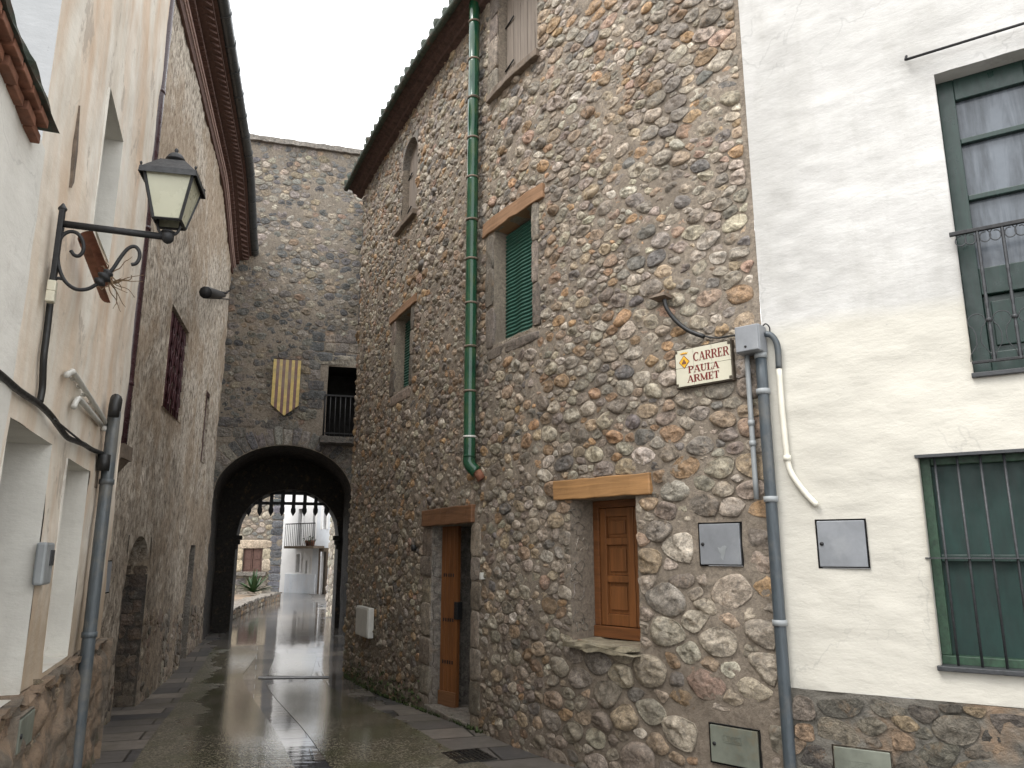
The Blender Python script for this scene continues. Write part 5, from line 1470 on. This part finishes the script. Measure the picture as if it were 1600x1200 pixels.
# long dark conduit to the ground
jp = PH.P(PH.hs(1211, 870, .05), 0, .05); xy = jp[:2]
mm = lambda z: np.array([xy[0], xy[1], z])
zt = EYE + 0; 
def zat(py, o=xy):                                             # height where the vertical line crosses that row
    lo, hi = -3.0, 9.0
    for _ in range(40):
        m_ = (lo + hi) / 2
        if project((o[0], o[1], m_))[1] > py: lo = m_
        else: hi = m_
    return lo
col = [(mm(zat(y)), UP, .047, M['pipe_light']) for y in (612, 780, 973)]
downpipe('conduit', 'long dark grey conduit descending between cobble house and cream house', [mm(z) for z in np.linspace(-.2, zat(552), 16)], .038, M['pipe_dark'], col + [(mm(zat(556)), UP, .044, M['pipe_light'])], 'conduit')
q0 = SH.P(SH.hs(1174, 660, .05), 0, .05); x2 = q0[:2]; m2 = lambda z: np.array([x2[0], x2[1], z])
downpipe('conduit', 'thin light grey conduit ending short on the cobbles beside the street sign', [m2(z) for z in np.linspace(zat(780, x2), zat(555, x2), 8)], .018, M['pipe_light'], [(m2(zat(y, x2)), UP, .023) for y in (661, 693)], 'conduit')
wp = sm_path([PH.at(*q, .035) for q in ((1217, 575), (1222, 640), (1228, 700), (1231, 722), (1238, 742), (1258, 770), (1277, 790))], 5)
wcd = downpipe('conduit', 'cream coloured conduit bending to the right on the cream plaster', wp, .019, M['pipe_white'], [(PH.at(1230, 716, .035), UP, .025)], 'conduit')
mb = MB(); mb.tube(sm_path([PH.at(*q, o) for q, o in (((1196, 522), .05), ((1205, 524), .05), ((1213, 535), .045), ((1216, 552), .04), ((1217, 576), .035))], 5), .021, 10); mb.build('elbow', M['pipe_dark'], wcd)
mb = MB(); mb.tube(sm_path([PH.at(*q, .05) for q in ((1190, 512), (1196, 506), (1202, 511), (1203, 520))], 5), .005, 6); mb.build('loop_cable', M['cable'], wcd)
cs = empty('cable_stub', 'black cable hanging from a rusty wall bracket above the street sign', 'cable')
MB().tube(sm_path([SH.at(*q, o) for q, o in (((1038, 468), .10), ((1042, 482), .10), ((1055, 500), .08), ((1075, 516), .07), ((1100, 526), .06))], 5), .017, 8).build('cable', M['cable'], cs)
MB().tube(sm_path([SH.at(*q, o) for q, o in (((1098, 525), .06), ((1120, 528), .06), ((1140, 525), .07), ((1155, 523), .08))], 5), .007, 6).build('thin_cable', M['cable'], cs)
mb = MB(); s_, z_ = SH.hit(1040, 466, .04); wb(mb, SH, s_ - .09, s_ + .05, z_ - .008, z_ + .012, -.02, .13, rough=.02); mb.build('bracket', M['silltone'], cs)

# ------------------------------------------------------------------ STREET SIGN, glazed tiles: CARRER PAULA ARMET
so_ = .05
tl, tr, bl, br = (SH.hit(*q, so_) for q in ((1056, 548), (1141, 533), (1057, 606), (1144, 592)))
pl, pr_ = SH.P((tl[0] + bl[0]) / 2, 0, so_), SH.P((tr[0] + br[0]) / 2, 0, so_)
SW = Wall([pl[:2], pr_[:2]]); zt_, zb_ = (tl[1] + tr[1]) / 2, (bl[1] + br[1]) / 2
SWd, SHt = SW.L, zt_ - zb_
print('sign', SWd, SHt, zb_)
sign = empty('street_sign', 'cream tiled street name sign with dark red lettering on the cobbles', 'street sign')
mb = MB(); wb(mb, SW, -.008, SWd + .008, zb_ - .008, zt_ + .008, -.045, -.004, n=1); mb.build('backing', M['frame_brown'], sign)
mb = MB()
for i in range(3):
    for j in range(2):
        wb(mb, SW, SWd * i / 3 + .001, SWd * (i + 1) / 3 - .001, zb_ + SHt * j / 2 + .001, zb_ + SHt * (j + 1) / 2 - .001, -.006, .004, n=1)
mb.build('tiles', M['tile_face'], sign, bevel=.0015)
mb = MB()
for a in (.02, .98):
    for b in (.05, .95): mb.box(SW.P(SWd * a, zb_ + SHt * b, .005), SW.P(.010, 0, 0) - SW.P(0, 0, 0), SW.P(0, 0, .002) - SW.P(0, 0, 0), (0, 0, .010))
mb.build('fixing', M['frame_brown'], sign)
# serif capitals from stems, hairlines and bows, in a unit box of height 1
def arcp(cx, cz, rx, rz, a0, a1, n=14): return [(cx + rx * math.cos(a), cz + rz * math.sin(a)) for a in np.linspace(a0, a1, n)]
TH, HN = .20, .075
def ser(x, z, w): return ('r', x - w / 2, z, x + w / 2, z + .065 if z < .5 else z - .065)
GLY = {
 'A': (.86, [('l', .12, .02, .43, .98, HN), ('l', .74, .02, .45, .98, TH), ('r', .24, .30, .62, .37), ser(.12, 0, .26), ser(.74, 0, .34)]),
 'C': (.80, [('a', arcp(.46, .5, .36, .46, .75, 2 * math.pi - .75), (HN, TH, HN)), ('r', .68, .70, .75, .97)]),
 'E': (.72, [('r', .12, .02, .12 + TH, .98), ('r', .04, 0, .66, .07), ('r', .04, .93, .66, 1.0), ('r', .3, .465, .5, .535), ('r', .60, .03, .67, .26), ('r', .60, .74, .67, .97), ('r', .47, .38, .53, .62)]),
 'R': (.86, [('r', .12, .02, .12 + TH, .98), ser(.22, 0, .34), ('r', .04, .935, .5, 1.0), ('a', arcp(.46, .74, .22, .225, math.pi / 2, -math.pi / 2), (HN, TH, HN)), ('r', .28, .48, .5, .55), ('l', .48, .52, .76, .04, TH), ser(.78, 0, .16)]),
 'P': (.76, [('r', .12, .02, .12 + TH, .98), ser(.22, 0, .34), ('r', .04, .935, .46, 1.0), ('a', arcp(.42, .72, .24, .245, math.pi / 2, -math.pi / 2), (HN, TH, HN)), ('r', .28, .44, .46, .51)]),
 'U': (.84, [('r', .12, .35, .12 + TH, .98), ('r', .66, .32, .72, .98), ser(.22, 1, .34), ser(.69, 1, .24), ('a', arcp(.45, .33, .24, .28, math.pi, 2 * math.pi), (TH, HN * 1.4, HN))]),
 'L': (.70, [('r', .12, .02, .12 + TH, .98), ser(.22, 1, .34), ('r', .04, 0, .64, .07), ('r', .57, .03, .64, .32)]),
 'M': (1.02, [('l', .14, .02, .14, .98, HN), ('l', .16, .96, .50, .05, TH), ('l', .86, .96, .52, .05, HN), ('r', .76, .02, .76 + TH, .98), ser(.14, 0, .24), ser(.86, 0, .32), ser(.10, 1, .2), ser(.9, 1, .24)]),
 'T': (.76, [('r', .28, .02, .28 + TH, .98), ser(.38, 0, .34), ('r', .04, .93, .72, 1.0), ('r', .04, .70, .11, .98), ('r', .65, .70, .72, .98)]),
}
def write(mb, word, s0, s1, z0, h, o=.004, th=.0016):
    tot = sum(GLY[c][0] for c in word); k = (s1 - s0) / tot; x = s0
    vec = SW.P(0, 0, th) - SW.P(0, 0, 0); lay = 0
    def poly(pts, q):
        mb.prism([SW.P(x + a * k, z0 + b * h, o + q) for a, b in pts], vec)
    for c in word:
        w, ops = GLY[c]
        for i, op in enumerate(ops):
            q = i * .00012
            if op[0] == 'r': poly([(op[1], op[2]), (op[3], op[2]), (op[3], op[4]), (op[1], op[4])], q)
            elif op[0] == 'l': t = op[5] / 2; poly([(op[1] - t, op[2]), (op[1] + t, op[2]), (op[3] + t, op[4]), (op[3] - t, op[4])], q)
            else:
                p = np.array(op[1]); d = np.gradient(p, axis=0); d /= np.linalg.norm(d, axis=1)[:, None]; nn = np.stack([d[:, 1], -d[:, 0]], -1)
                ww = np.interp(np.linspace(0, 2, len(p)), [0, 1, 2], op[2])[:, None] / 2
                poly(list(p + nn * ww) + list((p - nn * ww)[::-1]), q)
        x += w * k
mb = MB()
write(mb, 'CARRER', SWd * .335, SWd * .975, zb_ + SHt * .63, SHt * .235)
write(mb, 'PAULA', SWd * .225, SWd * .79, zb_ + SHt * .335, SHt * .19)
write(mb, 'ARMET', SWd * .205, SWd * .79, zb_ + SHt * .085, SHt * .19)
mb.build('lettering', M['letter'], sign)
# small lozenge shield with crown
mb = MB(); vec = SW.P(0, 0, .0015) - SW.P(0, 0, 0); cx, cz, rx, rz_2 = SWd * .165, zb_ + SHt * .66, SWd * .10, SHt * .185
def loz(m, o): return [SW.P(cx + a * rx * m, cz + b * rz_2 * m, o) for a, b in ((1, 0), (0, 1), (-1, 0), (0, -1))]
mb.prism(loz(1, .004), vec); mb.build('lozenge_edge', M['letter'], sign)
mb = MB(); mb.prism(loz(.88, .0048), vec)
crown = [(-.8, .0), (.8, .0), (1.0, .5), (.6, .34), (.45, .62), (.2, .36), (0, .68), (-.2, .36), (-.45, .62), (-.6, .34), (-1.0, .5)]
mb.prism([SW.P(cx + a * rx * .75, zb_ + SHt * .865 + b * SHt * .11, .004) for a, b in crown], vec); mb.build('lozenge', M['gold'], sign)
mb = MB(); mb.prism([SW.P(cx + a * rx * .42, cz + b * rz_2 * .34, .0064) for a, b in ((1, -.9), (.7, .1), (.35, .3), (.3, 1), (-.3, 1), (-.35, .3), (-.7, .1), (-1, -.9))], vec)
mb.prism([SW.P(cx + a * rx * .6, zb_ + SHt * .865 + b * SHt * .11, .0056) for a, b in ((-.9, .0), (.9, .0), (.95, .14), (-.95, .14))], vec); mb.build('charge', M['terra'], sign)

# small things on the stone house
o_ = .10; s_, z1_ = SH.hit(557, 946, o_); s2, z2_ = SH.hit(574, 998, o_)
wbx = empty('wall_box', 'white plastic meter box low on the cobble wall near the archway', 'meter box')
mb = MB(); wb(mb, SH, s_, s2, z2_, z1_, .02, o_, n=1); hbx = mb.build('housing', M['white_plastic'], wbx, bevel=.01)
mb = MB(); wb(mb, SH, s_ + .02, s2 - .02, z2_ + .02, z1_ - .02, o_, o_ + .008, n=1); mb.build('lid', M['white_plastic'], wbx, bevel=.004)
mb = MB(); s_, z_ = SH.hit(752, 900, .03); wb(mb, SH, s_ - .016, s_ + .016, z_ - .032, z_ + .032, -.01, .045, n=1); o = mb.build('doorbell', M['white_plastic'], bevel=.005)
tag(o, 'small white doorbell on the stones right of the front door', 'doorbell')
mb = MB(); s_, z_ = SH.hit(646, 856, .03); _, n = SH.TN(s_); p = SH.P(s_, z_, .0); n = np.array([*n, 0]); mb.tube([p, p + n * .05, p + n * .055], [.035, .035, .02], 12); o = mb.build('door_buzzer', M['cable'])
tag(o, 'small round black fixture on the stones left of the front door', 'fixture')

# ------------------------------------------------------------------ BEYOND THE GATE
FS = Wall([(-13.5, 28.3), (-8.42, 28.76)])
fs = empty('far_stone_house', 'rubble stone house with shuttered window seen through the archway', 'house')
fw = (FS.hs(379, 880), FS.hs(409, 880), FS.hz(394, 893), FS.hz(394, 857))
mb = MB(); wall_face(mb, FS, 0, FS.L, -.2, 4.9, .12, [fw], lambda s, z: (fbm(s * 3, z * 3, 101) - .5) * .05)
gr0 = FS.P(FS.L, 0, 0)[:2]; gr1 = gr0 + np.array([-.42, 1.0]) * 4
mb.add([(*gr0, -.2), (*gr1, -.2), (*gr1, 4.9), (*gr0, 4.9)], [(0, 1, 2, 3)])
mb.build('wall', M['tower_mortar'], fs, recalc=False)
mb = MB(); st = sites_in(1.5, FS.L - .42, -.1, 4.6, lambda u, z: np.full_like(u, .10), [grow(fw, .3, .3, .1, .35)], 1.5, rng, 6000)
lay_stones(mb, FS, outlines_of(st, 1.5, .02, 8, rng, [grow(fw, .3, .3, .1, .35)], 14), rng, (.25, .45), .06, 0, cols=[(.36, .31, .24), (.27, .24, .20), (.42, .36, .27), (.20, .19, .175), (.32, .26, .19)], broken=.8)
mb.build('rubble_stones', M['tower_stone'], fs, recalc=False)
mb = MB(); rc = courses(FS.L - .42, FS.L + .02, list(np.arange(-.2, 4.4, .27)), (.44, .46), rng)
lay_stones(mb, FS, block_outlines(rc, rng, 16, 8), rng, (.2, .3), .06, 0, cols=[(.11, .112, .12), (.14, .14, .15), (.085, .09, .095)], fl=6)
mb.build('quoins', M['ashlar'], fs, recalc=False)
mb = MB(); rc = [(fw[0] - .3, fw[1] + .3, fw[3] + .02, fw[3] + .32), (fw[0] - .3, fw[0] - .01, fw[2], fw[2] + .42), (fw[0] - .3, fw[0] - .01, fw[2] + .43, fw[3]), (fw[1] + .01, fw[1] + .3, fw[2], fw[2] + .42), (fw[1] + .01, fw[1] + .3, fw[2] + .43, fw[3])]
lay_stones(mb, FS, block_outlines(rc, rng, 16, 9), rng, (.2, .3), .05, 0, cols=[(.44, .36, .25), (.48, .40, .28)], fl=6, broken=.1); mb.build('window_surround', M['dressed'], fs, recalc=False)
f = part_reveal(FS, fw, .12, M['dressed'], fs, .0, 'window')
for a, b in ((fw[0] + .01, (fw[0] + fw[1]) / 2 - .01), ((fw[0] + fw[1]) / 2 + .01, fw[1] - .01)):
    mb = MB(); wb(mb, FS, a, b, fw[2], fw[3], -.10, -.06, n=1)
    for za, zb3 in ((.08, .46), (.54, .92)): wb(mb, FS, a + .06, b - .06, fw[2] + (fw[3] - fw[2]) * za, fw[2] + (fw[3] - fw[2]) * zb3, -.06, -.045, n=1)
    mb.build('shutter', M['cornice_brown'], f)
mb = MB(); wb(mb, FS, fw[0] - .25, fw[1] + .2, fw[2] - .14, fw[2] - .02, -.1, .22, n=14, rough=.03); mb.build('sill', M['ashlar'], f)
# low planter wall and agave-like plant
pa, pb = gnd(356, 972)[:2], gnd(437, 938)[:2]
LW = Wall([pa, (pa + pb) / 2 + np.array([-.15, 0]), pb])
pw = empty('planter_wall', 'low rubble planter wall beyond the archway at the left of the lane', 'wall')
mb = MB(); wb(mb, LW, 0, LW.L, -.1, .22, -.3, 0, n=60, rough=.08); mb.build('body', M['tower_mortar'], pw)
mb = MB(); rc = courses(0, LW.L, [-.02, .10, .22], (.2, .5), rng); lay_stones(mb, LW, block_outlines(rc, rng, 16, 4), rng, (.3, .5), .06, 0, broken=.7); mb.build('stones', M['tower_stone'], pw, recalc=False)
mb = MB(); wb(mb, LW, 0, LW.L, .22, .27, -.36, .05, n=60, rough=.05); mb.build('coping', M['dressed'], pw)
mb = MB(); wb(mb, LW, .1, LW.L - .1, .1, .2, -1.6, -.36, n=4); mb.build('soil', M['plinth_a'], pw)
pc_ = None
for u in np.linspace(0, 1, 400):
    q = LW.P(LW.L * u, .36, -.7)
    if abs(project(q)[0] - 397) < 1.5: pc_ = q; break
if pc_ is None: pc_ = LW.P(LW.L * .6, .36, -.7)
mb = MB(); r2_ = np.random.default_rng(11)
for k in range(46):
    a = r2_.uniform(0, 6.28); el = r2_.uniform(.35, 1.45); l = r2_.uniform(.6, 1.0); h = np.array([math.cos(a), math.sin(a), 0]); w = np.array([-h[1], h[0], 0])
    ctr = [pc_ - UP * .05 + h * l * f * math.cos(el) + UP * (l * f * math.sin(el) - .35 * l * f * f * math.cos(el)) for f in (0, .35, .7, 1)]
    ww = [.035, .045, .03, .002]
    P = np.array([[c - w * q, c + UP * .012 * 0 - UP * q * .4, c + w * q] for c, q in zip(ctr, ww)]); mb.grid(P)
o = mb.build('garden_plant', M['leaf'], recalc=False); tag(o, 'spiky green plant growing behind the low planter wall', 'plant')
# white houses at the end of the lane
WH = Wall([(-9.9, 33.8), (-6.9, 31.4), (-4.2, 29.2)])
wh = empty('far_white_house', 'whitewashed house with long balcony at the end of the lane', 'house')
dr = (WH.hs(500, 900), WH.hs(509, 900), -.1, WH.hz(503, 862)); wn1 = (WH.hs(463, 880), WH.hs(469, 880), WH.hz(466, 894), WH.hz(466, 866)); wn2 = (WH.hs(478, 880), WH.hs(481, 880), WH.hz(479, 896), WH.hz(479, 876))
bd1 = (WH.hs(466, 820), WH.hs(472, 820), WH.hz(469, 852), WH.hz(469, 795)); bd2 = (WH.hs(505, 810), WH.hs(511, 810), WH.hz(508, 827), WH.hz(508, 792)); bd3 = (WH.hs(489, 820), WH.hs(493, 820), WH.hz(490, 852), WH.hz(490, 797))
mb = MB(); hl = [dr, wn1, wn2, bd1, bd2, bd3]; wall_face(mb, WH, 0, WH.hs(489, 860), -.1, 9, .3, hl, None); wall_face(mb, WH, WH.hs(489, 860), WH.L, -.1, 9, .3, hl, None, 1, .01)
mb.build('wall', [M['white_far'], M['white_blue']], wh, recalc=False)
for h, nm in ((dr, 'door'), (wn1, 'window'), (wn2, 'window'), (bd1, 'balcony_door'), (bd2, 'window'), (bd3, 'balcony_door')):
    f = part_reveal(WH, h, .15, M['white_far'], wh, 0, nm, bm='frame_brown')
    mb = MB(); wb(mb, WH, h[0] - .12, h[0], h[2], h[3] + .15, .012, .03, n=1); wb(mb, WH, h[1], h[1] + .12, h[2], h[3] + .15, .012, .03, n=1); wb(mb, WH, h[0], h[1], h[3], h[3] + .15, .012, .03, n=1)
    mb.build('surround', M['silltone'] if nm == 'door' else M['white_far'], f)
mb = MB(); wb(mb, WH, WH.hs(446, 905), WH.hs(493, 905), -.1, WH.hz(465, 897), .0, .04, n=1); mb.build('dado', M['white_blue'], wh)
bz_ = WH.hz(470, 853, .5); bs0, bs1 = WH.hs(446, 840, .5), WH.hs(492, 840, .5)
fb = empty('far_balcony', 'iron balcony with flower pots on the far white house', 'balcony')
mb = MB(); wb(mb, WH, bs0, bs1, bz_ - .10, bz_, 0, .55, n=2); mb.build('slab', M['silltone'], fb)
mb = MB(); wb(mb, WH, bs0, bs1, bz_ + .88, bz_ + .92, .50, .54, n=1); mb.build('handrail', M['iron_grey'], fb)
for k in range(17):
    mb = MB(); s = bs0 + (bs1 - bs0) * k / 16; mb.tube([WH.P(s, bz_, .52), WH.P(s, bz_ + .9, .52)], .012, 4); mb.build('baluster', M['iron_grey'], fb)
for k in range(3):
    s = WH.hs(479 + 4 * k, 846, .45); o = MB().lathe(WH.P(s, bz_, .40), [(.07, 0), (.10, .20), (.10, .22), (.02, .22)], 10).build('flower_pot', M['terra'])
    tag(o, 'small terracotta pot on the far white house balcony', 'flower pot', 'flower pots on the far balcony')
    mb = MB()
    for j in range(30):
        p = WH.P(s, bz_ + .24, .40) + r2_.normal(0, .07, 3) * np.array([1, 1, .8]); d = r2_.normal(0, .04, 3); e_ = r2_.normal(0, .03, 3); mb.add([p, p + d, p + e_], t=[(0, 1, 2)])
    mb.build('leaves', M['leaf'], o)
# rubble house corner on the right behind the gate
cw = empty('far_rubble_wall', 'light rubble wall corner just behind the right side of the archway', 'wall')
CWL = Wall([(-4.55, 22.2), (-3.2, 21.6)])
qd = gnd(520, 985)
c1 = np.array([project((0, 1, 0))[0], 0])
def xy_at(px, y):                                              # ground point at that depth under a column of the photo
    d = ray(px, 900); return np.array([d[0] / d[1] * y, y])
CWL = Wall([xy_at(513, 21.5), xy_at(540, 19.6)])
mb = MB(); wall_face(mb, CWL, 0, CWL.L, -.1, 4.8, .12, [], lambda s, z: (fbm(s * 4, z * 4, 7) - .5) * .05)
pA = CWL.P(0, 0, 0)[:2]; mb.add([(*pA, -.1), (pA[0] + 1.2, pA[1] + 4, -.1), (pA[0] + 1.2, pA[1] + 4, 4.8), (*pA, 4.8)], [(0, 1, 2, 3)])
mb.build('body', M['tower_mortar'], cw, recalc=False)
mb = MB(); st = sites_in(0, CWL.L, -.05, 4.2, lambda u, z: np.full_like(u, .08), [], 1.4, rng, 4000)
lay_stones(mb, CWL, outlines_of(st, 1.4, .015, 8, rng, [], 14), rng, (.3, .5), .05, 0, cols=[(.40, .35, .28), (.32, .29, .24), (.46, .41, .33)], broken=.7); mb.build('stones', M['tower_stone'], cw, recalc=False)

# ------------------------------------------------------------------ the houses' backs, so that each stands as a closed block
def back_block(W, s0, s1, z0, z1, o0, o1, mat, parent, n=1, name='rear_block'):
    mb = MB(); wb(mb, W, s0, s1, z0, z1, o0, o1, n=n); return mb.build(name, mat, parent)
back_block(RB, 0, RB.L - .05, -.4, zc0 + .3, -5.0, -.9, M['roughcast'], rough)
back_block(PH, .6, 7, -.4, 8.6, -5, -.9, M['plaster_r'], cream)
back_block(PA, s_c + .05, PA.L - .05, -.3, ZA - .02, -4.0, -1.2, M['plaster_a0'], pale)
back_block(FS, 0, FS.L - 2.2, -.2, 4.8, -4.0, -.6, M['tower_mortar'], fs)

# every thing's Empty stands at the base of its parts
bpy.context.view_layer.update()
for o in list(scene.objects):
    if o.type == 'EMPTY' and not o.parent:
        pts = []
        for c in o.children:
            if c.type == 'MESH' and len(c.data.vertices):
                pts += [np.array(b) for b in c.bound_box]
        if not pts: continue
        pts = np.array(pts); loc = np.array([*(pts[:, :2].min(0) + pts[:, :2].max(0)) / 2, pts[:, 2].min()])
        o.location = loc
        for c in o.children: c.matrix_parent_inverse = Matrix.Translation(-Vector(loc))
